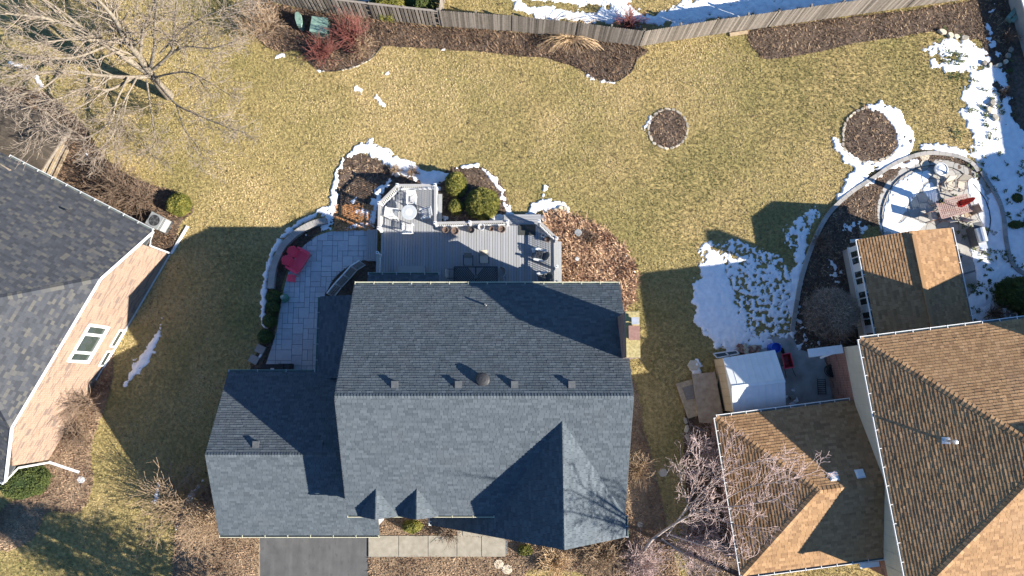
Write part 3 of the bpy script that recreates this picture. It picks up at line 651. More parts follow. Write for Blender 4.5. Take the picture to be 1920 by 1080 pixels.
# roof vents: low boxes
def on(plane, px, py):
    """point where a sight line meets a roof plane"""
    n = nrm(plane); o = Vector(plane[0]); z = o.z
    for _ in range(30):
        p = P(px, py, z); z = o.z - ((p.x - o.x) * n.x + (p.y - o.y) * n.y) / n.z
    return P(px, py, z)
for px, py, pl in ((741, 721, back), (860, 721, back), (965, 721, back), (1072, 721, back), (481, 833, ga_b), (600, 832, ga_b)):
    p = on(pl, px, py); mb = MB(); mb.box(p + V_((0, 0, .03)), (.30, .30, .16), taper=.9).box(p + V_((0, 0, .12)), (.36, .36, .04)); mb.box(p + V_((0, -.02, .01)), (.5, .5, .02), rot=Vector((0, 0, 1)).rotation_difference(nrm(pl)).to_matrix()); mb.build('roof_vent', 'dkgrey', H, world=True)
p = on(back, 905, 712); mb = MB(); mb.lathe([(.24, -.2), (.24, .10), (.36, .12), (.37, .16), (.3, .23), (.18, .27), (.0, .29)], p, 24); mb.build('power_vent', 'black', H, world=True, smooth_=False)
p = on(back, 911, 572); mb = MB(); mb.tube([p - V_((0, 0, .1)), p + V_((0, 0, .32))], .06, 10, cap=False); mb.tube([p - V_((0, 0, .1)), p + V_((0, 0, .28))], .045, 10); mb.build('vent_pipe', 'ltgrey', H, world=True)
# entry step, chimney chase base
MB().prism(PL([(868, 960), (948, 960), (948, 1004), (868, 1004)]), 0, .12).build('entry_slab', 'concrete', H, world=True)

# ================================================================== left brick house
C0 = V_((-22.43, 8.25, 0)); C1 = V_((-29.1, -4.87, 0)); wv = (C1 - C0).normalized(); nv = V_((-wv.y, wv.x, 0)); nv = nv if nv.x > 0 else -nv
LW = (C1 - C0).length
def LP(a, n, z): return C0 + wv * a + nv * n + V_((0, 0, z))
LH = thing('brick_house', 'pink brick house with dark shingle roof and clipped gable at the left edge', 'house', LP(7, -6, 0))
ze, zc, hs = 3.3, 5.5, (15.66 + .98) / 2; a0 = -.98; a1 = 15.66; am = (a0 + a1) / 2; pit = (zc - ze) / (2.66 - a0); zr = ze + hs * pit
a_c0 = 2.66; a_c1 = a1 - (zc - ze) / pit; back_n = -22
ridge_n = .12 - (am - a_c0)
pA = [LP(a0, back_n, ze), LP(a0, .12, ze), LP(a_c0, .12, zc), LP(am, ridge_n, zr), LP(am, back_n, zr)]
pA = [pA[1], pA[0], pA[4], pA[3], pA[2]]
pB = [LP(a_c0, .12, zc), LP(a_c1, .12, zc), LP(am, ridge_n, zr)]
pC = [LP(a1, back_n, ze), LP(a1, .12, ze), LP(a_c1, .12, zc), LP(am, ridge_n, zr), LP(am, back_n, zr)]
def ccw(q, first):
    """orient CCW from above, starting at index of first"""
    s = sum(q[i - 1].x * q[i].y - q[i].x * q[i - 1].y for i in range(len(q)))
    if s < 0: q = q[::-1]
    k = next(i for i in range(len(q)) if (q[i] - first[0]).length < 1e-6 and (q[(i + 1) % len(q)] - first[1]).length < 1e-6 or (q[i] - first[1]).length < 1e-6 and (q[(i + 1) % len(q)] - first[0]).length < 1e-6)
    return q[k:] + q[:k]
pA = ccw(pA, (LP(a0, back_n, ze), LP(a0, .12, ze))); pB = ccw(pB, (pB[0], pB[1])); pC = ccw(pC, (LP(a1, back_n, ze), LP(a1, .12, ze)))
W = MB(); q = [LP(0, 0, 0), LP(LW, 0, 0), LP(LW, 0, ze - .1), LP(a_c1 - .2, 0, zc - .1), LP(a_c0 + .1, 0, zc - .1), LP(0, 0, ze + .25)]
bk = [p + nv * (-21.5) for p in q]; n_ = len(q)
W.poly(q + bk, [list(range(n_)), list(range(n_, 2 * n_))[::-1]] + [[i, n_ + i, n_ + (i + 1) % n_, (i + 1) % n_] for i in range(n_)])
W.build('brick_wall', 'brick_pink', LH, world=True)
roof = MB()
for q in (pA, pB, pC): roof.slab(q, .13)
RO = roof.build('roof', 'under', LH, world=True)
S = Shingler(LH, 'roof_dark', 0.16, .016, tonebias=[3, 3, 3, 2, 1.5]); S.roof = RO
S.plane(pA, own=(3, 8.5, 4.0, 6.6)); S.plane(pB); S.plane(pC)
S.caps(LP(a_c0, .12, zc), LP(am, ridge_n, zr), nrm(pA), nrm(pB), .2, .22); S.caps(LP(a_c1, .12, zc), LP(am, ridge_n, zr), nrm(pB), nrm(pC), .2, .22); S.caps(LP(am, ridge_n, zr), LP(am, back_n, zr), nrm(pA), nrm(pC), .2, .22)
S.finish()
gutter(LH, LP(a0, .12, ze), LP(a0, -10.2, ze), -wv, 'white', .14, strap=.95)
gutter(LH, LP(a1, .12, ze), LP(a1, -8, ze), wv, 'white', .14, strap=.95)
for A, B in ((LP(a0, .16, ze - .06), LP(a_c0, .16, zc - .06)), (LP(a_c0, .16, zc - .06), LP(a_c1, .16, zc - .06)), (LP(a_c1, .16, zc - .06), LP(a1, .16, ze - .06))):
    mb = MB(); mb.bar(A, B, .045, .2); mb.build('rake_board', 'white', LH, world=True)
for a in (a0, a1):      # boxed eave returns at the gable corners
    s = 0 if a < 0 else LW; mb = MB(); mb.poly([LP(a, .1, ze - .18), LP(s, .1, ze - .18), LP(s, .1, ze - .28), LP(a, .1, ze - .28), LP(a, -1.2, ze - .18), LP(s, -1.2, ze - .18), LP(s, -1.2, ze - .28), LP(a, -1.2, ze - .28)], [[0, 1, 2, 3], [4, 7, 6, 5], [0, 4, 5, 1], [2, 6, 7, 3], [0, 3, 7, 4], [1, 5, 6, 2]]); mb.build('eave_return', 'dkgrey', LH, world=True)
mb = MB(); mb.bar(LP(.0, .05, .05), LP(LW * .62, .05, .05), .06, .12); mb.build('foundation_strip', 'ltgrey', LH, world=True)
# downspouts with ground extensions
mb = MB(); mb.tube([LP(-.9, .1, ze - .12), LP(-.1, .12, ze - .55), LP(-.1, .12, .1)], .055, 4); mb.bar(LP(-.1, .1, .06), P(352, 424, .06), .16, .09); mb.build('downspout', 'white', LH, world=True)
mb = MB(); mb.tube([LP(a1 - .1, .1, ze - .12), LP(LW + .12, .12, ze - .55), LP(LW + .12, .12, .1)], .06, 4); mb.bar(LP(LW + .1, .1, .07), P(148, 885, .07), .16, .09); mb.build('downspout', 'white', LH, world=True)
# windows: find wall coordinates of a pixel
def wall_pt(px, py):
    z = 2.0
    for _ in range(60):
        p = P(px, py, z); d = (p - C0).dot(nv); z -= d * 1.2 / max(.3, 1)
        z = max(-1, min(7, z))
    return (p - C0).dot(wv), z
for nm, corner in (('window', ((167, 606), (205, 613), (161, 680), (125, 677))),):
    q = [wall_pt(*c) for c in corner]; aa = sorted(a for a, z in q); zz = sorted(z for a, z in q)
    A0 = (aa[0] + aa[1]) / 2; A1 = (aa[2] + aa[3]) / 2; Z0 = (zz[0] + zz[1]) / 2; Z1 = (zz[2] + zz[3]) / 2
WIN_A = (A0, A1, Z0, Z1)
def wbox(mb, a0_, a1_, z0_, z1_, n0, n1):
    v = [LP(a, n, z) for z in (z0_, z1_) for a, n in ((a0_, n0), (a1_, n0), (a1_, n1), (a0_, n1))]
    return mb.poly(v, [[0, 1, 2, 3], [7, 6, 5, 4], [0, 4, 5, 1], [1, 5, 6, 2], [2, 6, 7, 3], [3, 7, 4, 0]])
mb = MB(); L = A1 - A0; fw = .11
wbox(mb, A0, A1, Z0 - .02, Z0 + .14, -.02, .13); wbox(mb, A0, A1, Z1 - .14, Z1, -.02, .09)
for a in (A0 + .06, A0 + L * .26, A0 + L * .74, A1 - .06): wbox(mb, a - fw / 2 - .03, a + fw / 2 + .03, Z0 + .14, Z1 - .14, -.02, .08)
WF = mb.build('window', 'white', LH, world=True)
for a, b in ((A0 + .1, A0 + L * .26 - .08), (A0 + L * .26 + .08, A0 + L * .74 - .08), (A0 + L * .74 + .08, A1 - .1)):
    mb = MB(); wbox(mb, a, b, Z0 + .14, Z1 - .14, -.02, .02); mb.build('pane', 'glass', WF, world=True)
# small basement windows with sills
for c0, c1 in (((222, 617), (203, 650)), ((200, 657), (180, 686))):
    a_, z_ = wall_pt(*c0); b_w, z2 = wall_pt(*c1); mb = MB(); wbox(mb, a_, b_w, .12, .66, -.02, .05); wbox(mb, a_ - .04, b_w + .04, .04, .12, -.02, .12); F_ = mb.build('basement_window', 'white', LH, world=True)
    mb = MB(); wbox(mb, a_ + .1, b_w - .1, .22, .56, -.02, .056); mb.build('pane', 'glass', F_, world=True)
p = on(pA, 130, 396); mb = MB(); mb.tube([p - V_((0, 0, .1)), p + V_((0, 0, .35))], .06, 10); mb.build('vent_pipe', 'black', LH, world=True)
# lower wing at the far left
mb = MB(); mb.slab([P(-60, 316, 3.6), P(-30, 290, 3.6), P(20, 318, 3.75), P(-10, 345, 3.75)][::-1], .1); mb.build('porch_roof', 'ply', LH, world=True)

# ================================================================== right tan-roofed house
ux = V_((.9922, .1247, 0)).normalized(); uy = V_((ux.y, -ux.x, 0))       # along the back eave; towards the front
K0 = V_((19.57, 2.36, 0))
def RP(a, b, z, o=K0): return o + ux * a + uy * b + V_((0, 0, z))
RH = thing('tan_roofed_house', 'tan shingled hip roof house with beige siding filling the lower right corner', 'house', RP(7, 7, 0))
ZM = 5.6; HW = 7.05; PM = .43; ZT = ZM + HW * PM
mTop = [RP(20, 0, ZM), RP(0, 0, ZM), RP(HW, HW, ZT), RP(20, HW, ZT)]
mLeft = [RP(0, 0, ZM), RP(0, 2 * HW, ZM), RP(HW, HW, ZT)]
mBot = [RP(0, 2 * HW, ZM), RP(20, 2 * HW, ZM), RP(20, HW, ZT), RP(HW, HW, ZT)]
W = MB(); q = [RP(.35, .35, 0), RP(19.6, .35, 0), RP(19.6, 2 * HW - .35, 0), RP(.35, 2 * HW - .35, 0)]; W.prism(q[::-1], 2.85, ZM - .14); W.build('wall', 'siding', RH, world=True)
W = MB(); q = [RP(.37, .37, 0), RP(19.5, .37, 0), RP(19.5, 2 * HW - .37, 0), RP(.37, 2 * HW - .37, 0)]; W.prism(q[::-1], 0, 2.85); W.build('brick_wall', 'brick_red', RH, world=True)
for k in range(1, 16):   # lapped siding boards on the side that shows
    z = 2.85 + k * .175
    mb = MB(); mb.bar(RP(.335, .35, z), RP(.335, 2 * HW - .4, z), .03, .166); mb.build('siding_board', 'siding', RH, world=True)
for b in np.arange(1.0, 13.5, .92):
    mb = MB(); mb.bar(RP(.318, b, 2.9), RP(.318, b, 5.4), .008, .02, up=ux); mb.build('siding_seam', 'siding_grey', RH, world=True)
# garage wing
G0 = V_((12.13, -2.12, 0)); GW2 = 4.52; ZG = 2.8; ZGT = 4.62; GL = 8.3
gTop = [RP(GL, 0, ZG, G0), RP(0, 0, ZG, G0), RP(GW2, GW2, ZGT, G0), RP(GL, GW2, ZGT, G0)]
gLeft = [RP(0, 0, ZG, G0), RP(0, 2 * GW2, ZG, G0), RP(GW2, GW2, ZGT, G0)]
gBot = [RP(0, 2 * GW2, ZG, G0), RP(GL, 2 * GW2, ZG, G0), RP(GL, GW2, ZGT, G0), RP(GW2, GW2, ZGT, G0)]
q = [RP(.35, .35, 0, G0), RP(GL, .35, 0, G0), RP(GL, 2 * GW2 - .35, 0, G0), RP(.35, 2 * GW2 - .35, 0, G0)]
MB().prism(q[::-1], 0, ZG - .13).build('garage_wall', 'brick_red', RH, world=True)
# sunroom
S0 = V_((21.31, 8.68, 0)); SW = 5.86; SD = 6.6; ZS = 2.7; ZST = 3.5
sL = [RP(0, 0, ZS, S0), RP(0, SD, ZS, S0), RP(SW / 2, SD, ZST, S0), RP(SW / 2, 0, ZST, S0)]
sR = [RP(SW, SD, ZS, S0), RP(SW, 0, ZS, S0), RP(SW / 2, 0, ZST, S0), RP(SW / 2, SD, ZST, S0)]
W = MB(); q = [RP(.28, .25, 0, S0), RP(SW - .28, .25, 0, S0), RP(SW - .28, SD, 0, S0), RP(.28, SD, 0, S0)]; W.prism(q[::-1], 0, ZS - .12)
W.poly([RP(.28, .25, ZS - .12, S0), RP(SW - .28, .25, ZS - .12, S0), RP(SW / 2, .25, ZST - .15, S0)], [[0, 1, 2]]); W.build('sunroom_wall', 'siding_grey', RH, world=True)
mb = MB(); mb.bar(RP(.24, .25, 1.8, S0), RP(.24, SD, 1.8, S0), .06, 1.5); mb.bar(RP(.2, .2, 1.05, S0), RP(.2, SD, 1.05, S0), .14, .08); mb.build('window_band', 'white', RH, world=True)
for i in range(5):
    b = .5 + i * 1.3; mb = MB(); mb.bar(RP(.2, b, 1.8, S0), RP(.2, b + .95, 1.8, S0), .03, 1.3); F_ = mb.build('window', 'white', RH, world=True)
    for j in (0, 1):
        mb = MB(); mb.bar(RP(.18, b + .07 + j * .44, 1.8, S0), RP(.18, b + .43 + j * .44, 1.8, S0), .012, 1.1); mb.build('pane', 'glass', F_, world=True)
mb = MB(); mb.bar(RP(-.35, .02, ZS - .2, S0), RP(.35, .02, ZS - .2, S0), .2, .06); mb.build('eave_return', 'ltgrey', RH, world=True)
roof = MB()
for q in (mTop, mLeft, mBot, gTop, gLeft, gBot, sL, sR):
    q[:] = q if sum(q[i - 1].x * q[i].y - q[i].x * q[i - 1].y for i in range(len(q))) > 0 else [q[1], q[0]] + q[2:][::-1]
    roof.slab(q, .12)
RO = roof.build('roof', 'under_tan', RH, world=True)
S = Shingler(RH, 'roof_tan', 0.17, .019, tonebias=[1, 2.2, 3.5, 2.5, 1]); S.roof = RO
S.plane(mTop, own=(11.5, 17.5, 1.0, 3.6)); 
for q in (mLeft, mBot, gTop, gLeft, gBot, sL, sR): S.plane(q)
S.caps(RP(0, 0, ZM), RP(HW, HW, ZT), nrm(mTop), nrm(mLeft), .2, .24); S.caps(RP(0, 2 * HW, ZM), RP(HW, HW, ZT), nrm(mLeft), nrm(mBot), .2, .24)
S.caps(RP(HW, HW, ZT), RP(15, HW, ZT), nrm(mTop), nrm(mBot), .2, .24)
S.caps(RP(0, 0, ZG, G0), RP(GW2, GW2, ZGT, G0), nrm(gTop), nrm(gLeft), .2, .24); S.caps(RP(0, 2 * GW2, ZG, G0), RP(GW2, GW2, ZGT, G0), nrm(gLeft), nrm(gBot), .2, .24); S.caps(RP(GW2, GW2, ZGT, G0), RP(GL, GW2, ZGT, G0), nrm(gTop), nrm(gBot), .2, .24)
S.finish()
mb = MB(); mb.bar(RP(SW / 2, .25, ZST + .07, S0), RP(SW / 2, SD - .2, ZST + .07, S0), .22, .07); mb.build('ridge_vent', 'roof_tan', RH, world=True)
gutter(RH, RP(0, 0, ZM), RP(14, 0, ZM), -uy, 'white', .14, strap=1.0); gutter(RH, RP(0, 0, ZM), RP(0, 2 * HW, ZM), -ux, 'white', .14, strap=1.0)
gutter(RH, RP(0, 0, ZG, G0), RP(8.05, 0, ZG, G0), -uy, 'white', .14, strap=.85); gutter(RH, RP(0, 0, ZG, G0), RP(0, 2 * GW2, ZG, G0), -ux, 'white', .14, strap=.7); gutter(RH, RP(0, 2 * GW2, ZG, G0), RP(8.3, 2 * GW2, ZG, G0), uy, 'white', .14, strap=.85)
gutter(RH, RP(0, 0, ZS, S0), RP(0, SD, ZS, S0), -ux, 'white', .12, strap=1.0); gutter(RH, RP(SW, 0, ZS, S0), RP(SW, SD, ZS, S0), ux, 'white', .12, strap=1.0)
# roof fittings
for px, py in ((1563, 893), (1612, 888)):
    p = on(gTop, px, py); mb = MB(); r_ = Vector((0, 0, 1)).rotation_difference(nrm(gTop)).to_matrix() @ Matrix.Rotation(math.atan2(ux.y, ux.x), 3, 'Z'); mb.box(p + V_((0, 0, .07)), (.42, .40, .06), rot=r_, taper=.85).box(p + V_((0, 0, .03)), (.5, .5, .02), rot=r_); mb.build('roof_vent', 'resin', RH, world=True)
p = on(mLeft, 1773, 826); mb = MB(); mb.tube([p - V_((0, 0, .1)), p + V_((0, 0, .8))], .075, 10).lathe([(.075, .7), (.14, .8), (.1, .9), (0, .92)], p, 12); mb.box(p + V_((0, 0, .03)), (.4, .35, .03), rot=Vector((0, 0, 1)).rotation_difference(nrm(mLeft)).to_matrix()); mb.build('vent_pipe', 'steel', RH, world=True)
mb = MB(); mb.prism([RP(9.4, 7.4, 0), RP(10.6, 7.4, 0), RP(10.6, 8.7, 0), RP(9.4, 8.7, 0)][::-1], ZT - 1.6, ZT + 1.3); mb.build('chimney', 'brick_red', RH, world=True)
mb = MB(); mb.prism([RP(11.2, 1.2, 0), RP(12.1, 1.2, 0), RP(12.1, 2.2, 0), RP(11.2, 2.2, 0)][::-1], 5, 9.1); mb.build('chimney', 'brick_red', RH, world=True)
# downspout lying out from the brick corner, and white trim at the garage corner
mb = MB(); mb.bar(RP(-.1, .55, 2.95), P(1538, 671, 2.2), .12, .1); mb.bar(RP(.1, .45, 3.15), RP(-1.9, .45, 2.95), .5, .05); mb.build('downspout', 'white', RH, world=True)
mb = MB(); mb.bar(P(1648, 1057, 2.6), P(1612, 1061, 2.6), .28, .08); mb.bar(P(1656, 1060, 2.2), P(1700, 1080, 2.2), .3, .3); mb.build('downspout', 'white', RH, world=True)
# low pale structure in the top right corner, and the neighbouring house beyond the right edge whose shadow reaches in
NS = thing('storage_shed', 'low pale flat topped shed cut off by the top right corner', 'shed', P(1925, 40))
q = [P(1893, -60, 0), P(1890, 5, 0), P(1922, 118, 0), P(2080, 80, 0), P(2040, -80, 0)]
MB().prism(q, 0, 1.1).build('wall', 'siding_grey', NS, world=True); MB().prism([p + (p - q[3]) * .01 for p in q], 1.1, 1.2).build('roof', 'resin', NS, world=True)
NH = thing('neighbour_house', 'two storey house with dark gable roofs standing just beyond the right edge', 'house', (47, 8, 0))
def sh(px, py, h): p = P(px, py, 0); return V_((p.x + 2.0 * h, p.y - .8 * h, 0))
e0 = sh(1822, -60, 5.6); e1 = sh(1878, 291, 5.6); e2 = sh(1825, 300, 5.6); e3 = sh(1842, 470, 5.6); e4 = sh(1866, 590, 5.6)
W = MB(); q = [e0, e1, e1 + V_((10, 0, 0)), e0 + V_((10, 0, 0))]; W.prism(q[::-1] if 1 else q, 0, 5.6); q2 = [e2, e3, e4, e4 + V_((10, 0, 0)), e2 + V_((10, 0, 0))]; W.prism(q2, 0, 5.6); W.build('wall', 'siding_grey', NH, world=True)
rf = MB()
for a, b in ((e0, e1), (e2, e4)):
    w5 = V_((5, 0, 0)); up = V_((0, 0, 1))
    rf.poly([a + up * 5.6, b + up * 5.6, b + w5 * 2 + up * 5.6, a + w5 * 2 + up * 5.6, a + w5 + up * 7.6 + (b - a) * .1, b + w5 + up * 7.6 + (a - b) * .1], [[0, 1, 5, 4], [2, 3, 4, 5], [1, 2, 5], [3, 0, 4], [3, 2, 1, 0]])
rf.build('roof', 'roof_dark', NH, world=True)
# ================================================================== fences
def fence(name, label, ppts, h, wpick, gap, flip, mname='oldwood', rail_vis=False, group=None, zt=None):
    """ppts: ground line in photo pixels"""
    pts = PL(ppts); root = thing(name, label, 'fence', pts[0], group=group)
    pool = []
    for k in range(6):
        mb = MB(); mb.tone = .15 + .14 * k; mb.box((0, 0, h / 2), (wpick, .022, h)); mb.box((0, 0, h + .02), (wpick * .6, .022, .04)); pool.append(mb.mesh('picket', M[mname]))
    rest = []
    for A, B in zip(pts[:-1], pts[1:]):
        d = B - A; L = d.length; d.normalize(); ang = math.atan2(d.y, d.x); n = int(L / (wpick + gap)); nn = V_((-d.y, d.x, 0))
        if nn.y < 0: nn = -nn
        for i in range(n):
            p = A + d * ((i + .5) * (wpick + gap)); 
            piece('picket', random.choice(pool), root, p + V_((0, 0, random.uniform(0, .03))), (Matrix.Rotation(ang + random.uniform(-.02, .02), 3, 'Z') @ Matrix.Rotation(random.uniform(-.012, .012), 3, 'Y')))
        for z in (.35, h * .55, h - .25):
            mb = MB(); mb.tone = .45; mb.bar(A + nn * .04 + V_((0, 0, z)), B + nn * .04 + V_((0, 0, z)), .04, .09); mb.build('fence_rail', mname, root, world=True)
        if rail_vis:   # second row of pickets behind, capped on top
            for i in range(n):
                p = A + d * ((i + 1.0) * (wpick + gap)) + nn * .10
                piece('picket', pool[0], root, p, Matrix.Rotation(ang, 3, 'Z'))
            mb = MB(); mb.tone = .75; mb.bar(A + nn * .05 + V_((0, 0, h + .06)), B + nn * .05 + V_((0, 0, h + .06)), .14, .03); mb.build('top_board', mname, root, world=True)
        m_ = max(1, round(L / 2.4))
        for i in range(m_ + 1):
            p = A + d * (L * i / m_) + nn * .11; mb = MB(); mb.tone = .6; mb.box(p + V_((0, 0, (h + .12) / 2)), (.11, .11, h + .12), rz=ang); mb.build('post', mname, root, world=True)
    return root
fence('shadowbox_fence', 'grey shadow box fence with gaps between its boards behind the red twigged shrub', [(500, 2), (590, 22), (700, 36), (826, 50)], 1.85, .16, .10, 0, rail_vis=True)
fence('board_fence', 'weathered close boarded fence behind the middle of the long mulch bed', [(829, 50), (960, 59), (1080, 72), (1198, 87)], 2.0, .14, .008, 0)
fence('privacy_fence', 'weathered close boarded fence running up to the top right corner above the lawn', [(1198, 87), (1330, 66), (1440, 51), (1615, 26), (1700, 14), (1830, -4)], 2.0, .14, .008, 0)
fence('rear_fence', 'short stretch of grey board fence meeting the others at the top edge', [(829, 48), (833, 8), (836, -30)], 2.0, .14, .02, 0)
def log(name, label, cat, p0, p1, w_, h_, m, z=.06):
    o = MB().bar(P(*p0, z), P(*p1, z), w_, h_).build(name, m); return info(o, label, cat)
log('timber_beam', 'pale sawn timber lying along the foot of the fence', 'timber', (1368, 65), (1402, 60), .22, .12, 'tanwood')

# ================================================================== deck
DZ = .6
D = thing('deck', 'grey composite deck with white railings behind the centre house', 'deck', P(880, 480, 0))
def board(p0, p1, w_, z, m='deck', name='deck_board', root=None):
    mb = MB(); mb.tone = random.uniform(.15, .85); L = (p1 - p0).length; ang = math.atan2(p1.y - p0.y, p1.x - p0.x)
    mb.box((0, 0, 0), (L, w_ - .022, .035)); return piece(name, mb.mesh(name, M[m]), root or D, V_(((p0.x + p1.x) / 2, (p0.y + p1.y) / 2, z)), Matrix.Rotation(ang, 3, 'Z'))
def dp(px, py, z=None): return P(px, py, DZ if z is None else z)
def rp(px, py): return P(px, py, DZ + 1.0)       # railing tops
A_ = rp(745, 347); B_ = rp(816, 347); C_ = rp(816, 418); E_ = rp(952, 415); F_ = rp(1011, 415); G_ = rp(1044, 447); I_ = rp(1044, 530); J_ = rp(711, 381); K_ = rp(710, 428)
def y_top(x):
    """back edge of the deck at world x"""
    if x < J_.x - .1: return None
    if x < A_.x: return J_.y + (A_.y - J_.y) * (x - J_.x) / (A_.x - J_.x)
    if x < B_.x + .1: return A_.y
    if x < F_.x: return C_.y + .06
    if x < G_.x + .1: return F_.y + (G_.y - F_.y) * (x - F_.x) / (G_.x - F_.x) + .06
    return None
bw_ = .172; x = J_.x - .02
while x < G_.x + .05:
    yt = min(v for v in (y_top(min(max(x, J_.x), G_.x)), y_top(min(x + bw_, G_.x + .05)) or 99) if v is not None)
    board(V_((x + bw_ / 2, 5.1, 0)), V_((x + bw_ / 2, yt, 0)), bw_, DZ - .018); x += bw_
fr = MB(); edge = [V_((J_.x, 5.1, 0)), J_, A_, B_, C_, E_, F_, G_, V_((G_.x + .05, 5.1, 0))]
for a, b in zip(edge[:-1], edge[1:]):
    a = V_((a.x, a.y, DZ / 2 - .03)); b = V_((b.x, b.y, DZ / 2 - .03)); mb = MB(); mb.bar(a, b, .05, DZ - .06); mb.build('skirt_board', 'rail', D, world=True)
# wider trim board outside the right hand railing and the top right of the bump-out
board(V_((G_.x + .22, 5.1, 0)), V_((G_.x + .22, G_.y, 0)), .30, DZ - .02); board(V_((B_.x + .22, C_.y, 0)), V_((B_.x + .22, B_.y - .3, 0)), .28, DZ - .02)
def post(p, root=None):
    root = root or D; h = 1.08; o = MB().box((p.x, p.y, DZ + h / 2 - .02), (.12, .12, h)).build('post', 'white', root, world=True)
    MB().box((p.x, p.y, DZ + h + .0), (.18, .18, .04)).build('post_cap', 'white', o, world=True)
    MB().box((p.x, p.y, DZ + h + .035), (.06, .06, .03)).build('post_light', 'navy', o, world=True)
    MB().box((p.x, p.y, DZ + .05), (.17, .17, .1)).build('post_base', 'white', o, world=True)
balm = MB().box((0, 0, .42), (.036, .036, .84)).mesh('baluster', M['white'])
def railing(a, b, w_=.15):
    a = V_((a.x, a.y, 0)); b = V_((b.x, b.y, 0)); d = (b - a); L = d.length; d.normalize()
    MB().bar(a + d * .08 + V_((0, 0, DZ + .97)), b - d * .08 + V_((0, 0, DZ + .97)), w_, .035).build('top_rail', 'rail', D, world=True)
    MB().bar(a + d * .08 + V_((0, 0, DZ + .925)), b - d * .08 + V_((0, 0, DZ + .925)), .05, .05).build('rail_lip', 'white', D, world=True)
    MB().bar(a + d * .08 + V_((0, 0, DZ + .11)), b - d * .08 + V_((0, 0, DZ + .11)), .07, .05).build('bottom_rail', 'white', D, world=True)
    n = int(L / .125)
    for i in range(1, n): piece('baluster', balm, D, a + d * (L * i / n) + V_((0, 0, DZ + .1)), Matrix.Rotation(math.atan2(d.y, d.x), 3, 'Z'))
for a, b in ((K_, J_), (J_, A_), (A_, B_), (B_, C_), (C_, E_), (F_, G_), (G_, I_)): railing(a, b)
N1 = rp(708, 474); N2 = V_((N1.x, 5.3, 0)); railing(V_((N1.x, N1.y, 0)), N2)
MID = rp(881, 417); RM = rp(1044, 500)
for p in (K_, J_, A_, B_, C_, E_, F_, G_, N1, MID, RM): post(p)
# steps: back of the deck, and down to the patio
ST = [P(945, 402, .38), P(1014, 401, .38), P(1014, 418, .38), P(945, 418, .38)]
for k in range(4):
    y = ST[0].y - .09 - k * .172; board(V_((ST[0].x, y, 0)), V_((ST[1].x, y, 0)), .172, .40, name='step_board')
MB().box(((ST[0].x + ST[1].x) / 2, ST[0].y - .35, .19), (ST[1].x - ST[0].x, .72, .38)).build('step_riser', 'rail', D, world=True)
for k in range(5):
    x = P(688, 460, .3).x + .05 + k * .14
    if x < J_.x - .06: board(V_((x, P(0, 489, .3).y, 0)), V_((x, P(0, 431, .3).y, 0)), .14, .30, name='step_board')
MB().box((P(698, 460, .3).x, P(0, 460, .3).y, .14), (.6, P(0, 431, .3).y - P(0, 489, .3).y, .26)).build('step_riser', 'rail', D, world=True)
info(MB().box(P(988, 431, DZ + .012), (1.12, .70, .02)).build('doormat', 'doormat'), 'dark rectangular doormat on the deck inside the back steps', 'doormat')

# ================================================================== deck furniture
def lattice_chair(label, p, rz):
    t = thing('patio_chair', label, 'chair', p, rz, group='white slatted chairs at the round table')
    for i in range(7):
        MB().box((0, -.24 + i * .08, .43), (.54, .034, .02)).build('seat_slat', 'white', t)
    for sx in (-1, 1):
        mb = MB(); mb.bar((sx * .29, -.30, .42), (sx * .29, .28, .42), .035, .04); mb.build('seat_rail', 'white', t)
        mb = MB(); mb.bar((sx * .30, -.30, .67), (sx * .30, .30, .67), .045, .03); mb.build('arm', 'white', t)
        mb = MB(); mb.bar((sx * .29, -.29, 0), (sx * .29, -.29, .66), .04, .04); mb.build('leg', 'white', t)
        mb = MB(); mb.bar((sx * .29, .28, 0), (sx * .29, .27, .5), .04, .04); mb.build('leg', 'white', t)
        mb = MB(); mb.bar((sx * .29, .27, .42), (sx * .28, .46, .98), .04, .04); mb.build('back_post', 'white', t)
    for y, z in ((.29, .5), (.46, .98)):
        MB().bar((-.28, y, z), (.28, y, z), .04, .05).build('back_rail', 'white', t)
    def bp_(u, v): return (u * .27, .29 + .17 * v, .5 + .48 * v)
    for a, b in (((-1, 0), (0, 1)), ((0, 1), (1, 0)), ((-1, 1), (0, 0)), ((0, 0), (1, 1)), ((-1, .5), (-.5, 1)), ((-1, .5), (-.5, 0)), ((1, .5), (.5, 1)), ((1, .5), (.5, 0)), ((-.5, 0), (.5, 1)), ((.5, 0), (-.5, 1))):
        MB().bar(bp_(*a), bp_(*b), .02, .02).build('lattice_bar', 'white', t)
    return t
c0 = lattice_chair('white lattice backed chair on the far side of the round table by the top railing', dp(774, 378), R(0))
copy_tree(c0, dp(740, 404), R(84), 'white lattice backed chair left of the round table facing right')
copy_tree(c0, dp(799, 404), R(-80), 'white lattice backed chair right of the round table against the railing')
copy_tree(c0, dp(767, 431), R(180), 'white lattice backed chair nearest the house at the round table')
RT = thing('round_table', 'round grey stone topped table between four white chairs on the deck', 'table', dp(770, 403))
mb = MB(); mb.lathe([(0, .0), (.27, 0), (.27, .03), (.06, .08), (.05, .66), (.3, .69)], (0, 0, 0), 24); mb.build('pedestal', 'midgrey', RT)
mb = MB(); mb.lathe([(.47, .70), (.50, .71), (.50, .74), (.485, .748), (0, .748)], n=40); mb.build('tabletop', 'tabletop', RT)
mb = MB(); mb.lathe([(.235, .749), (.245, .756), (.225, .756), (.0, .752)], n=32); mb.build('burner_cover', 'ltgrey', RT); mb = MB(); mb.lathe([(.02, .752), (.02, .765), (0, .767)], n=10); mb.build('knob', 'dkgrey', RT)
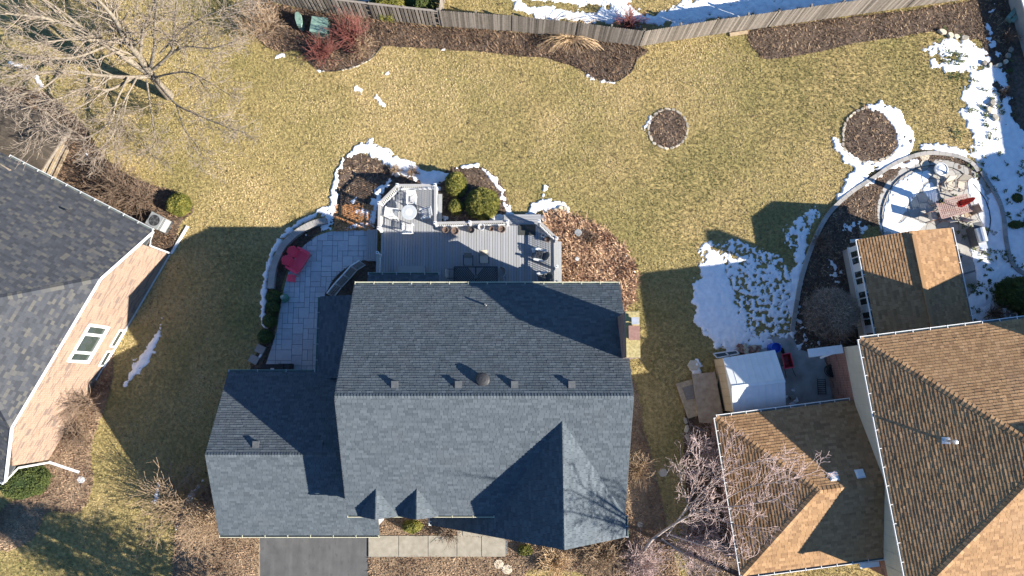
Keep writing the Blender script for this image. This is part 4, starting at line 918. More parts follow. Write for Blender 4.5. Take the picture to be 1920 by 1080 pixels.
# planters
def planter(label, p, r, h, m, fill='twig_brown', n=16, group=None):
    t = thing('planter', label, 'planter', p, group=group)
    mb = MB(); mb.lathe([(r * .72, 0), (r, h), (r + .02, h), (r + .02, h + .03), (r - .02, h + .03), (r - .03, h - .04)], n=20); mb.build('pot', m, t)
    MB().lathe([(r - .03, h - .05), (0, h - .03)], n=16).build('soil', 'soil', t)
    S_ = []
    for i in range(n):
        a = random.uniform(0, 6.28); q = random.uniform(0, r * .7); b = random.uniform(0, 6.28); S_.append(((q * math.cos(a), q * math.sin(a), h - .04), (q * math.cos(a) + .12 * math.cos(b), q * math.sin(a) + .12 * math.sin(b), h + random.uniform(.03, .14)), .014, .006))
    segs_mesh('dead_stems', S_, fill, t); return t
gp = 'planters standing along the deck railing'
planter('round brown planter leftmost in the row under the deck railing', dp(836, 433), .19, .3, 'terracotta', 'straw', group=gp)
planter('round brown planter second from the left in the row under the deck railing', dp(854, 435), .23, .33, 'terracotta', group=gp)
planter('dark bowl planter just left of the middle railing post', dp(884, 433), .20, .3, 'black', 'straw', group=gp)
planter('pale rimmed planter on a wire stand right of the middle railing post', dp(903, 428), .21, .42, 'potpale', group=gp)
planter('small tan planter full of dry straw between two larger pots', dp(922, 431), .14, .28, 'terracotta', 'straw', 26, group=gp)
planter('wide brown planter rightmost in the row beside the step opening', dp(941, 432), .22, .34, 'terracotta', group=gp)
planter('small white rimmed pot at the angled railing by the doormat', dp(1018, 443), .14, .3, 'potpale', n=5)
planter('larger brown pot at the corner of the angled railing', dp(1026, 451), .17, .32, 'terracotta', n=5)
# dining set
DT = thing('dining_table', 'long dark slatted dining table partly under the eave of the centre house', 'table', P(893, 522, DZ))
hx, hy0, hy1 = 1.36, -.75, .62
for a, b in (((-hx, hy0), (hx, hy0)), ((-hx, hy1), (hx, hy1)), ((-hx, hy0), (-hx, hy1)), ((hx, hy0), (hx, hy1)), ((0, hy0), (0, hy1))):
    MB().bar((a[0], a[1], .74), (b[0], b[1], .74), .08, .04).build('table_frame', 'navy', DT)
for i in range(-4, 17):
    u = i * .13
    for s in (-1, 1):
        # chevron slats clipped to each half
        c = clip_poly([(u - .045, hy0), (u + .045, hy0), (u + .045 + 1.37 * .8, hy1), (u - .045 + 1.37 * .8, hy1)], [(.05, hy0 + .04), (hx - .04, hy0 + .04), (hx - .04, hy1 - .04), (.05, hy1 - .04)])
        if len(c) > 2:
            c = [(x * s, y) for x, y in c]
            if s < 0: c = c[::-1]
            MB().prism(c, .735, .757).build('table_slat', 'navy', DT)
for sx in (-1, 1):
    for y in (hy0 + .1, hy1 - .1): MB().box((sx * (hx - .1), y, .36), (.08, .08, .72)).build('leg', 'navy', DT)
def dining_chair(label, p, rz, barrel=False, m='fabric'):
    t = thing('dining_chair', label, 'chair', p, rz, group='sling chairs round the dark dining table')
    MB().box((0, 0, .43), (.52, .50, .05)).build('seat', m, t)
    mb = MB()
    if barrel:
        for k in range(-4, 5):
            a0_ = R(90 + k * 22 - 11); a1_ = R(90 + k * 22 + 11)
            q = [(.30 * math.cos(a0_), .27 * math.sin(a0_), .4), (.30 * math.cos(a1_), .27 * math.sin(a1_), .4), (.36 * math.cos(a1_), .34 * math.sin(a1_), .80), (.36 * math.cos(a0_), .34 * math.sin(a0_), .80)]
            i_ = [(x * .88, y * .88, z) for x, y, z in q]; mb.poly(q + i_, [[0, 1, 2, 3], [7, 6, 5, 4], [3, 2, 6, 7]])
    else: mb.bar((0, .24, .42), (0, .48, .98), .5, .04, up=(0, 1, .3))
    mb.build('backrest', m, t)
    for sx in (-1, 1):
        for y in (-.22, .24): MB().box((sx * .26, y, .21), (.03, .03, .42)).build('leg', 'black', t)
        if not barrel:
            MB().bar((sx * .29, -.25, .64), (sx * .29, .36, .64), .045, .025).build('arm', 'black', t); MB().bar((sx * .28, -.24, .4), (sx * .28, -.24, .64), .03, .03).build('arm_post', 'black', t)
    return t
dining_chair('shaded grey sling chair on the open side of the dark dining table', P(879, 492, DZ), 0)
dining_chair('half sunlit pale sling chair on the open side of the dark dining table', P(908, 488, DZ), R(4), m='fabric_tan')
dining_chair('grey sling chair at the left end of the dark dining table', P(851, 516, DZ), R(90))
dining_chair('rounded grey armchair at the right end of the dark dining table', P(940, 513, DZ), R(-92), True)
t = thing('potted_plant', 'spiky grey green plant in the middle of the dark dining table', 'plant', P(893, 519, DZ + .76))
MB().lathe([(.1, 0), (.14, .16), (.12, .16), (0, .14)], n=12).build('pot', 'dkgrey', t)
S_ = []
for i in range(70):
    a = random.uniform(0, 6.28); e = random.uniform(.2, 1.3); l = random.uniform(.25, .42); q = (l * .5 * math.cos(a) * math.cos(e), l * .5 * math.sin(a) * math.cos(e), .16 + l * .6 * math.sin(e)); r = (l * math.cos(a + .3) * math.cos(e * .6), l * math.sin(a + .3) * math.cos(e * .6), .16 + l * .8 * math.sin(e)); S_ += [((0, 0, .13), q, .012, .014), (q, r, .014, .004)]
segs_mesh('leaves', S_, 'spiky', t)
t = thing('storage_bench', 'light grey cushioned bench beside the low bay roof on the deck', 'bench', P(772, 508, DZ))
MB().box((0, 0, .22), (1.72, .50, .36)).build('base', 'midgrey', t); MB().box((0, .0, .44), (1.70, .52, .10), taper=.97).build('cushion', 'fabric', t)
mb = MB(); mb.box((.86, .0, .35), (.08, .5, .35)); mb.build('arm', 'fabric', t); mb = MB(); mb.box((-.86, .0, .35), (.08, .5, .35)); mb.build('arm', 'fabric', t)
def adirondack(label, p, rz, m, name='adirondack_chair', arm=None, seats=1, group=None):
    t = thing(name, label, 'chair', p, rz, group=group); W_ = .54 * seats
    for i in range(6): MB().bar((-W_ / 2, -.30 + i * .095, .38 - i * .022), (W_ / 2, -.30 + i * .095, .38 - i * .022), .08, .02).build('seat_slat', m, t)
    for s in range(seats):
        xc = (s - (seats - 1) / 2) * .56
        for k in range(-3, 4):
            l = .84 - .022 * k * k; x0_ = xc + k * .062; x1_ = xc + k * .088
            MB().bar((x0_, .22, .26), (x1_, .22 + l * .45, .26 + l * .88), .075, .018, up=(0, 1, -.5)).build('back_slat', m, t)
    for sx in (-1, 1):
        x = sx * (W_ / 2 + .07)
        mb = MB(); mb.prism([(x - .06, -.36), (x + .07, -.36), (x + .08, -.1), (x + .05, .36), (x - .05, .36), (x - .08, -.1)], .56, .585); mb.build('arm', arm or m, t)
        MB().bar((x, -.30, 0), (x, -.30, .56), .09, .03).build('leg', m, t); MB().bar((x, -.32, .36), (x, .5, .04), .03, .12).build('leg', m, t)
    MB().bar((-W_ / 2, .34, .52), (W_ / 2, .34, .52), .06, .03).build('back_brace', m, t)
    MB().bar((-W_ / 2, -.36, .30), (W_ / 2, -.36, .30), .02, .12).build('front_board', arm or m, t)
    return t
adirondack('dark fan backed garden chair with pale arms by the right deck railing', P(1012, 481, DZ), R(-102), 'dkgrey', arm='ltgrey')
adirondack('second dark fan backed garden chair half hidden by the eave at the deck corner', P(1018, 524, DZ), R(-80), 'dkgrey', arm='ltgrey')
t = thing('footstool', 'small pale footstool beside the dark fan backed garden chair', 'stool', P(1003, 470, DZ), R(15))
MB().box((0, 0, .33), (.42, .34, .03), taper=.9).build('seat', 'ltgrey', t)
for sx in (-1, 1): MB().box((sx * .15, 0, .16), (.04, .28, .32)).build('leg', 'dkgrey', t)

# ================================================================== patio things
adirondack('bright red double garden seat with two fan backs on the shaded patio', P(563, 491, .05), R(60 - 0), 'red', 'garden_loveseat', seats=2).scale = (1.2, 1.25, 1.1)
t = thing('footstool', 'red slatted footstool beside the red double garden seat', 'stool', P(549, 523, .05), R(-8))
for i in range(6): MB().box((-.24 + i * .095, 0, .33 - abs(i - 2.5) * .012), (.08, .5 - abs(i - 2.5) * .03, .02)).build('seat_slat', 'red', t)
for sx in (-1, 1):
    for y in (-.18, .18): MB().box((sx * .2, y, .16), (.05, .04, .32)).build('leg', 'red', t)
t = thing('garden_ornament', 'green glazed ornament at the left edge of the shaded patio', 'ornament', P(537, 560, .05))
mb = MB(); mb.lathe([(.16, 0), (.24, .12), (.27, .28), (.2, .42), (.1, .48), (0, .5)], n=16); mb.build('body', 'patina', t)
mb = MB(); mb.lathe([(.05, .42), (.13, .5), (.15, .6), (.08, .68), (0, .7)], (-.06, .03, 0), 12); mb.build('top', 'spiky', t)
# curved white picket rail by the stair well
t = thing('curved_railing', 'curved white picket railing in four panels around the dark bed beside the patio', 'railing', P(655, 525, 0))
CR = [(686, 497), (670, 507), (656, 523), (641, 539), (626, 558)]
for (a, b) in zip(CR[:-1], CR[1:]):
    lo0 = P(a[0], a[1], .03); lo1 = P(b[0], b[1], .03); d = lo1 - lo0; d2 = d.normalized(); nn = V_((-d2.y, d2.x, 0)); nn = -nn if nn.y < 0 else nn
    lo0 += d * .04; lo1 -= d * .04
    hi = nn * .30 * -1 + V_((0, 0, .78))
    hi = V_((-.0, .0, 0)) + (V_((-d2.y, d2.x, 0)) if d2.x * 0 == 0 else nn) * 0 + V_((-.26, .16, .80))
    MB().bar(lo0 + hi, lo1 + hi, .08, .05).build('top_rail', 'white', t, world=True); MB().bar(lo0 + V_((0, 0, .1)), lo1 + V_((0, 0, .1)), .05, .05).build('bottom_rail', 'white', t, world=True)
    n = 9
    for i in range(n + 1):
        s = i / n; q = lo0.lerp(lo1, s); MB().bar(q + V_((0, 0, .1)), q + hi, .03, .03).build('picket', 'ltgrey', t, world=True)
    for q in (lo0, lo1): MB().bar(q, q + hi * 1.03, .05, .05).build('post', 'white', t, world=True)
# seat wall round the patio
t = thing('seat_wall', 'curved grey block seat wall along the left side of the shaded patio', 'wall', P(520, 480, 0))
SWL = smooth([P(a, b, .45) for a, b in ((612, 413), (585, 420), (555, 437), (530, 462), (513, 500), (507, 541))], 8, False)
acc = 0
cum = [0]
for a, b in zip(SWL[:-1], SWL[1:]): cum.append(cum[-1] + (b - a).length)
def along(s):
    for i in range(len(cum) - 1):
        if s <= cum[i + 1]: return SWL[i].lerp(SWL[i + 1], (s - cum[i]) / max(1e-6, cum[i + 1] - cum[i])), (SWL[i + 1] - SWL[i]).normalized()
    return SWL[-1], (SWL[-1] - SWL[-2]).normalized()
n = int(cum[-1] / .22)
for i in range(n):
    p, d = along((i + .5) * cum[-1] / n); mb = MB(); mb.tone = random.uniform(.3, .8); mb.box((0, 0, 0), (cum[-1] / n - .008, .40, .07)); piece('cap_block', mb.mesh('cap_block', M['paver']), t, (p.x, p.y, .45), Matrix.Rotation(math.atan2(d.y, d.x), 3, 'Z'))
    mb = MB(); mb.tone = random.uniform(.2, .6); mb.box((0, 0, 0), (cum[-1] / n - .004, .34, .41)); piece('wall_block', mb.mesh('wall_block', M['paver']), t, (p.x, p.y, .21), Matrix.Rotation(math.atan2(d.y, d.x), 3, 'Z'))
# covered grill at the bottom of the patio
t = thing('covered_grill', 'grill under a black cover at the bottom edge of the shaded patio', 'grill', P(524, 692, .05))
MB().box((-.15, 0, .5), (1.5, .62, .95), taper=.94).build('cover', 'rubber', t); MB().box((.55, .02, .45), (.72, .64, .9), taper=.95).build('side_cover', 'black', t); MB().box((-.12, .0, .98), (.22, .09, .01)).build('badge', 'ltgrey', t)
for i, (px, py, a) in enumerate(((489, 655, 25), (477, 674, 28))):
    o = MB(); o.tone = .35; o.box((0, 0, .08), (.62, .52, .1), taper=.97); o = o.build('stepping_slab', 'paver'); o.location = P(px, py); o.rotation_euler = (0, 0, R(-a)); info(o, ('upper' if i == 0 else 'lower') + ' of two square brown slabs left of the black covered grill', 'slab', 'square slabs beside the covered grill')
# air conditioner left
def aircon(label, p, rz):
    t = thing('air_conditioner', label, 'air conditioner', p, rz)
    MB().box((.08, -.02, .05), (1.2, .95, .1)).build('pad', 'dkgrey', t); MB().box((-.05, 0, .48), (.86, .86, .78)).build('cabinet', 'midgrey', t); MB().box((.44, 0, .46), (.2, .84, .7)).build('service_panel', 'midgrey', t)
    for k in range(7): MB().box((.44, -.36 + k * .12, .815), (.18, .02, .012)).build('louvre', 'dkgrey', t)
    mb = MB(); mb.box((-.05, 0, .885), (.9, .9, .035)); mb.build('top', 'midgrey', t)
    mb = MB(); mb.lathe([(.36, .904), (.36, .912), (0, .912)], (-.05, 0, 0), 28); mb.build('fan_opening', 'black', t)
    for k in range(5):
        a = k * 1.2566; mb = MB(); mb.poly([(-.05 + .06 * math.cos(a), .06 * math.sin(a), .918), (-.05 + .34 * math.cos(a - .22), .34 * math.sin(a - .22), .922), (-.05 + .34 * math.cos(a + .22), .34 * math.sin(a + .22), .93)], [[0, 1, 2]]); mb.build('fan_blade', 'dkgrey', t)
    for rr in (.12, .24, .36):
        mb = MB(); mb.tube([(-.05 + rr * math.cos(q), rr * math.sin(q), .94) for q in np.linspace(0, 6.283, 24)], .007, 4, cap=False); mb.build('guard_ring', 'dkgrey', t)
    mb = MB(); mb.lathe([(.07, .93), (.07, .95), (0, .955)], (-.05, 0, 0), 12); mb.build('hub', 'dkgrey', t)
    return t
aircon('grey air conditioner unit with round fan grille beside the pink brick house', P(304, 420, 0), R(-27))
t = thing('air_conditioner', 'pale air conditioner behind the tan house by the right edge', 'air conditioner', P(1880, 590, 0), R(8))
MB().box((0, 0, .38), (.85, .8, .7)).build('cabinet', 'resin', t); MB().lathe([(.34, .735), (.34, .745), (0, .745)], n=20).build('fan_opening', 'dkgrey', t)
for k in range(3):
    mb = MB(); a = k * 2.09; mb.poly([(.05 * math.cos(a), .05 * math.sin(a), .75), (.32 * math.cos(a - .3), .32 * math.sin(a - .3), .752), (.32 * math.cos(a + .3), .32 * math.sin(a + .3), .76)], [[0, 1, 2]]); mb.build('fan_blade', 'ltgrey', t)

# ================================================================== right patio things
PZ = .06; PR = math.atan2(ux.y, ux.x)
MT = thing('metal_table', 'rectangular pink brown metal garden table on the round patio', 'table', P(1776, 392, PZ), PR + .12)
Lx, Ly = 2.1, 1.15
for a, b in (((-Lx / 2, -Ly / 2), (Lx / 2, -Ly / 2)), ((-Lx / 2, Ly / 2), (Lx / 2, Ly / 2)), ((-Lx / 2, -Ly / 2), (-Lx / 2, Ly / 2)), ((Lx / 2, -Ly / 2), (Lx / 2, Ly / 2))): MB().bar((*a, .72), (*b, .72), .06, .04).build('table_frame', 'mesh_top', MT)
for i in range(16):
    u = -Lx / 2 + .1 + i * (Lx - .2) / 15; MB().box((u, 0, .72), (.085, Ly, .012)).build('table_slat', 'mesh_top', MT)
for j in range(8): MB().box((0, -Ly / 2 + .12 + j * .13, .7275), (Lx, .03, .006)).build('table_bar', 'bronze', MT)
for sx in (-1, 1):
    for sy in (-1, 1): MB().bar((sx * .85, sy * .42, .7), (sx * .92, sy * .5, 0), .07, .07).build('leg', 'mesh_top', MT)
UM = thing('patio_umbrella', 'closed red umbrella standing through the metal garden table', 'umbrella', P(1776, 392, PZ), 0)
mb = MB(); mb.tube([(0, 0, 0), (0, 0, 2.75)], .025, 8); mb.build('pole', 'bronze', UM); MB().lathe([(.25, 0), (.22, .08), (.05, .12), (.05, .3)], n=16).build('base', 'black', UM)
n = 16; V = []; F = []
prof = [(.05, 2.72), (.11, 2.55), (.17, 2.1), (.20, 1.6), (.23, 1.25), (.20, 1.2)]
for r, z in prof:
    for k in range(n): q = r * (1.0 if k % 2 else .55); V.append((q * math.cos(k / n * 6.283), q * math.sin(k / n * 6.283), z))
for i in range(len(prof) - 1):
    for k in range(n): F.append([i * n + k, (i + 1) * n + k, (i + 1) * n + (k + 1) % n, i * n + (k + 1) % n][::-1])
F.append([k for k in range(n)][::-1]); mb = MB(); mb.poly(V, F); mb.build('canopy', 'umbred', UM); MB().lathe([(.02, 2.72), (.03, 2.8), (0, 2.86)], n=8).build('finial', 'white', UM)
MB().lathe([(.235, 1.5), (.24, 1.53), (.235, 1.56)], n=16).build('tie_band', 'dkred', UM)
FL = thing('flower_pot', 'small dark pot of yellow flowers on the metal garden table', 'plant', P(1763, 377, PZ + .73))
MB().lathe([(.1, 0), (.14, .14), (.12, .13), (0, .12)], n=12).build('pot', 'black', FL)
segs_mesh('foliage', [((0, 0, .1), (random.uniform(-.2, .2), random.uniform(-.2, .2), random.uniform(.15, .32)), .02, .012) for _ in range(40)], 'boxwood', FL)
for k in range(6):
    a = k * 1.05; MB().lathe([(.03, .27), (.035, .29), (0, .3)], (.15 * math.cos(a), .13 * math.sin(a) - .08, 0), 8).build('flower', 'yellow', FL)
def sling(label, p, rz, m, big=1.0):
    t = thing('sling_chair', label, 'chair', p, rz, group='sling chairs round the metal garden table')
    mb = MB(); mb.bar((0, -.26, .42), (0, .24, .38), .52 * big, .03); mb.build('seat', m, t); mb = MB(); mb.bar((0, .24, .38), (0, .52, 1.02), .52 * big, .03, up=(0, 1, .4)); mb.build('backrest', m, t)
    for sx in (-1, 1):
        x = sx * .29 * big
        MB().tube([(x, -.28, 0), (x, -.28, .42), (x, -.26, .64), (x, .35, .66)], .022, 6).build('arm_frame', 'bronze', t); MB().tube([(x, .30, 0), (x, .26, .4), (x, .54, 1.05)], .022, 6).build('back_frame', 'bronze', t)
        MB().bar((x, -.28, .03), (x, .32, .03), .03, .03).build('foot_rail', 'bronze', t)
    return t
sling('pale sling lounge chair at the upper side of the metal garden table', P(1772, 352, PZ), PR - .05, 'fabric_tan')
sling('pale sling chair right behind it at the top right of the metal garden table', P(1793, 350, PZ), PR - .45, 'fabric_tan')
sling('tan sling chair at the right end of the metal garden table', P(1806, 401, PZ), PR - 1.35, 'ply', 1.05)
sling('tan sling chair at the lower right corner of the metal garden table', P(1797, 408, PZ), PR + 3.3, 'fabric_tan')
sling('grey sling chair at the lower left corner of the metal garden table', P(1742, 408, PZ), PR + 1.7, 'fabric')
sling('brown sling chair tucked under the lower side of the metal garden table', P(1768, 408, PZ), PR + 3.14, 'fabric')
t = thing('fire_bowl', 'snow topped round fire bowl at the top of the round patio', 'fire bowl', P(1759, 320, .05))
MB().lathe([(.3, 0), (.42, .2), (.46, .36), (.40, .38), (.38, .30), (0, .28)], n=24).build('bowl', 'ltgrey', t); MB().lathe([(.38, .31), (.2, .39), (0, .41)], n=20).build('snow_cap', 'snow', t)
G = thing('gas_grill', 'stainless gas grill with dark side shelf right of the sunroom roof', 'grill', P(1822, 446, .05), PR + 3.14 / 2 + .05)
MB().box((0, 0, .42), (1.25, .55, .75)).build('cabinet', 'dkgrey', G)
V = []; F = []; n = 8
for x in (-.46, .46):
    for k in range(n + 1): a = math.pi * k / n; V.append((x, -.02 + .32 * math.cos(a), .85 + .30 * math.sin(a)))
for k in range(n): F.append([k, k + 1, n + 2 + k, n + 1 + k])
F += [list(range(n + 1))[::-1], list(range(n + 1, 2 * n + 2))]; MB().poly(V, F).build('lid', 'steel', G)
MB().box((-.70, 0, .82), (.42, .52, .04)).build('side_shelf', 'steel', G); MB().box((.68, 0, .82), (.38, .52, .04)).build('side_shelf', 'dkgrey', G)
MB().tube([(-.38, .38, .93), (.38, .38, .93)], .02, 6).build('handle', 'dkgrey', G)
for k in range(4): MB().lathe([(.03, 0), (.03, .03), (0, .03)], (-.3 + k * .2, .31, .78), 8).build('knob', 'black', G)
for px, py, lab in ((1650, 207, 'second lantern stake at the top of the stone ringed bed'), (1686, 263, 'lantern stake leaning from snow right of the stone ringed bed'), (1632, 214, 'short lantern stake among dry stalks in the stone ringed bed')):
    p = P(px, py); t = thing('garden_lantern', lab, 'lantern', p); MB().tube([(0, 0, 0), (0, 0, .62)], .012, 5).build('stake', 'black', t); MB().lathe([(.06, .6), (.07, .66), (0, .72)], n=10).build('lamp_head', 'black', t)
# rings of stones
def stone_pool(n=8, base=1.0):
    out = []
    for i in range(n):
        mb = MB(); mb.tone = .15 + .8 * i / n; k = 8; V = []; rr = [random.uniform(.8, 1.15) for _ in range(k)]
        for z, s in ((-.5, .9), (.25, 1), (.5, .78)):
            for j in range(k): a = j / k * 6.283; V.append((.5 * s * rr[j] * math.cos(a), .5 * s * rr[j] * math.sin(a), z * (1 + .2 * math.sin(a + i))))
        F = [[r * k + j, r * k + (j + 1) % k, (r + 1) * k + (j + 1) % k, (r + 1) * k + j] for r in range(2) for j in range(k)] + [[2 * k + j for j in range(k)]]
        mb.poly(V, F); out.append(mb.mesh('stone', M['rock']))
    return out
STN = stone_pool()
def stones(name, label, cat, ppts, w_=.22, l_=.36, h_=.2, closed=False, gap=.02, jitter=.03):
    pts = [P(*a) for a in ppts]; pts = smooth(pts, 6, closed); pts = pts + ([pts[0]] if closed else []); root = thing(name, label, cat, sum(pts, V_()) / len(pts))
    s = 0; c = [0]
    for a, b in zip(pts[:-1], pts[1:]): c.append(c[-1] + (b - a).length)
    while s < c[-1] - l_ * .4:
        l = l_ * random.uniform(.65, 1.35); m_ = s + l / 2
        i = max(0, min(len(c) - 2, int(np.searchsorted(c, m_)) - 1)); p = pts[i].lerp(pts[i + 1], min(1, (m_ - c[i]) / max(1e-6, c[i + 1] - c[i]))); d = (pts[i + 1] - pts[i]).normalized()
        o = piece('stone', random.choice(STN), root, (p.x + random.uniform(-jitter, jitter), p.y + random.uniform(-jitter, jitter), h_ * .4), Matrix.Rotation(math.atan2(d.y, d.x) + random.uniform(-.15, .15), 3, 'Z'))
        o.scale = ((l - gap) * 1.05, w_ * random.uniform(.85, 1.2), h_ * random.uniform(.8, 1.2)); s += l
    return root
stones('stone_ring', 'ring of pale flat stones around the round mulch bed in the open lawn', 'stone edging', [(1252 + 36 * math.cos(t * .524), 242 + 37 * math.sin(t * .524)) for t in range(12)], .2, .46, .07, True)
stones('stone_ring', 'irregular stone ring around the brown bed left of the round patio', 'stone edging', [(1580, 250), (1588, 225), (1610, 207), (1640, 200), (1670, 215), (1685, 240), (1684, 270), (1670, 292), (1640, 304), (1608, 302), (1585, 285)], .2, .4, .09, True)
stones('rock_edging', 'row of buff boulders between the snow and the top right mulch bed', 'stone edging', [(1757, 58), (1772, 64), (1790, 70), (1812, 74)], .42, .5, .22)
stones('rock_edging', 'dark boulders half in shade along the snowy bed at the top right', 'stone edging', [(1862, 188), (1852, 205), (1866, 225)], .45, .6, .25)
stones('rock_edging', 'stones around the snowy shaded bed close to the right edge', 'stone edging', [(1838, 115), (1855, 125), (1880, 120), (1890, 100), (1900, 85)], .35, .5, .25, gap=.15)
stones('rock_edging', 'low stones edging the mulch along the long fence bed where it bulges', 'stone edging', [(705, 100), (690, 114), (668, 125), (640, 133)], .14, .28, .08)
stones('rock_edging', 'small snowy stones at the tip of the leafy bed beside the deck steps', 'stone edging', [(1040, 397), (1056, 390), (1066, 396)], .3, .32, .2)
stones('rock_edging', 'stepping stones beside the lawn strip left of the tan garage', 'stone edging', [(1284, 782), (1288, 800), (1287, 815), (1290, 825)], .3, .45, .12)
def curb(name, label, ppts, w_=.22, l_=.42, h_=.18, m='paver', part='edging_block'):
    pts = smooth([P(*a) for a in ppts], 8, False); root = thing(name, label, 'edging', pts[len(pts) // 2]); c = [0]
    for a, b in zip(pts[:-1], pts[1:]): c.append(c[-1] + (b - a).length)
    n = int(c[-1] / l_); pool = []
    for k in range(5): mb = MB(); mb.tone = .2 + .15 * k; mb.box((0, 0, 0), (c[-1] / n - .012, w_, h_)); pool.append(mb.mesh(part, M[m]))
    for i in range(n):
        m_ = (i + .5) * c[-1] / n; j = max(0, min(len(c) - 2, int(np.searchsorted(c, m_)) - 1)); p = pts[j].lerp(pts[j + 1], (m_ - c[j]) / max(1e-6, c[j + 1] - c[j])); d = (pts[j + 1] - pts[j])
        piece(part, random.choice(pool), root, (p.x, p.y, h_ / 2 - .02), Matrix.Rotation(math.atan2(d.y, d.x), 3, 'Z'))
    return root
curb('block_edging', 'long grey block edging curving from the shed snow up round the garden bed', [(1484, 622), (1492, 570), (1502, 520), (1522, 460), (1550, 405), (1590, 365), (1635, 335), (1680, 306), (1730, 289), (1780, 291), (1815, 303), (1832, 322)], .26)
curb('block_edging', 'shaded block edging sweeping down through the snow at the far right', [(1838, 322), (1852, 345), (1870, 375), (1880, 410), (1884, 450), (1892, 485), (1905, 505), (1922, 515)], .26)
curb('steel_edging', 'thin dark steel edging around the left of the round patio', [(1655, 440), (1652, 400), (1662, 365), (1685, 335), (1720, 316), (1755, 311), (1790, 318), (1815, 335)], .03, .6, .14, 'black', 'edging_strip')
curb('steel_edging', 'thin dark steel edging right of the gas grill in the snow', [(1822, 345), (1845, 375), (1855, 410), (1850, 440), (1840, 465)], .04, .6, .14, 'black', 'edging_strip')
curb('steel_edging', 'thin dark steel edging around the fence bed below the red twigged shrub', [(716, 87), (704, 102), (690, 114), (665, 125), (632, 133), (600, 131), (578, 115)], .03, .5, .1, 'black', 'edging_strip')
curb('steel_edging', 'thin dark steel edging at the right end of the long fence bed', [(1196, 90), (1193, 112), (1183, 134), (1160, 151), (1135, 153)], .03, .5, .1, 'black', 'edging_strip')
for px, py, sx, lab in ((1732, 294, .36, 'pale stepping stone against the block edging above the round patio'), (1733, 308, .34, 'pale stepping stone nearer the round patio of the two above it'), (935, 1057, .3, 'left of two round stepping stones below the front path'), (951, 1067, .32, 'right of two round stepping stones below the front path'), (1243, 886, .3, 'square stepping stone in the shaded strip right of the centre house'), (1200, 983, .2, 'small pale block in the mulch right of the front gable'), (1172, 975, .2, 'pale block against the right front corner of the centre house'), (153, 899, .26, 'pale grey stone beyond the end of the lower left downspout'), (1300, 685, .4, 'snow dusted rock left of the white shed')):
    mb = MB(); mb.tone = .85; k = 12; mb.lathe([(sx, 0), (sx * 1.02, .06), (sx * .95, .09), (0, .09)], n=k if sx > .25 and px in (935, 951) else 6, sx=1, sy=.92); o = mb.build('stepping_stone', 'rock' if px not in (153,) else 'ltgrey'); o.location = P(px, py); info(o, lab, 'stone')

# ================================================================== white shed and clutter
def shed():
    w0 = P(1338, 673); w1 = P(1356, 776); 
    t = thing('garden_shed', 'white resin garden shed with beige side wall behind the tan garage', 'shed', P(1400, 720))
    zt = 2.05; zr_ = 2.65
    TL = P(1355.5, 671, zt); BL = P(1375, 774, zt); TR = P(1453, 656, zt); BR = P(1473.7, 762, zt); RL = P(1372, 726, zr_); RR_ = P(1472, 714, zr_)
    W = MB(); q = [V_((p.x, p.y, 0)) for p in (TL, BL, BR, TR)]; c = sum(q, V_()) / 4; q = [c + (p - c) * .975 for p in q]
    W.prism(q, 0, zt); W.build('wall', 'resin_tan', t, world=True)
    dv_ = (BL - TL).normalized()
    for k in range(1, 7):
        a = q[0].lerp(q[1], k / 7); d = (q[1] - q[0]).normalized(); nn = V_((d.y, -d.x, 0)); nn = nn if nn.x < 0 else -nn
        MB().bar(a + nn * .01, a + nn * .01 + V_((0, 0, zt)), .02, .03).build('panel_joint', 'tanwood', t, world=True)
    MB().slab([TR, TL, RL, RR_], .06).build('roof_panel', 'resin', t, world=True); MB().slab([BL, BR, RR_, RL], .06).build('roof_panel', 'resin', t, world=True)
    HL = TL.lerp(BL, .5); MB().poly([TL, RL, BL], [[0, 2, 1]]).build('gable_end', 'resin', t, world=True); MB().poly([TR, RR_, BR], [[0, 1, 2]]).build('gable_end', 'resin', t, world=True)
    for k in range(1, 8):
        for a, b, c2, d2 in ((TL, TR, RL, RR_), (BL, BR, RL, RR_)):
            s = k / 8; MB().bar(a.lerp(b, s) + V_((0, 0, .01)), c2.lerp(d2, s) + V_((0, 0, .01)), .035, .014).build('roof_rib', 'resin', t, world=True)
    MB().bar(RL + V_((0, 0, .02)), RR_ + V_((0, 0, .02)), .16, .03).build('ridge_cap', 'resin', t, world=True)
shed()
def flatboard(name, label, cat, ppts, z, th, m):
    q = [P(a, b, z) for a, b in ppts]; c = sum(q, V_()) / len(q); mb = MB(); mb.prism([p - c for p in q][::-1], -th / 2, th / 2); o = mb.build(name, m); o.location = c; return info(o, label, cat)
flatboard('plywood_sheet', 'mottled plywood sheet lying against the beige side of the white shed', 'board', [(1297, 702), (1340, 697), (1356, 780), (1350, 795), (1311, 792)], .45, .05, 'ply')
flatboard('plywood_sheet', 'grained plywood sheet lying furthest left at a slant beside the shed', 'board', [(1267, 720), (1297, 711), (1309, 779), (1290, 785)], .25, .03, 'tanwood')
flatboard('wood_panel', 'small square wood panel on top of the slanting plywood sheet', 'board', [(1279, 727), (1300, 721), (1304, 747), (1287, 750)], .29, .025, 'oldwood')
for q_, zz in (((1297, 702), .2), ((1345, 700), .2)):
    pass
MB_ = MB(); MB_.box(P(1325, 745, .2), (1.1, 2.4, .38), rz=-.14); info(MB_.build('lumber_pile', 'tanwood'), 'stack of lumber under the mottled plywood sheet beside the shed', 'lumber')
t = thing('old_window', 'old window sash leaning at the top left of the white shed', 'window', P(1350, 664))
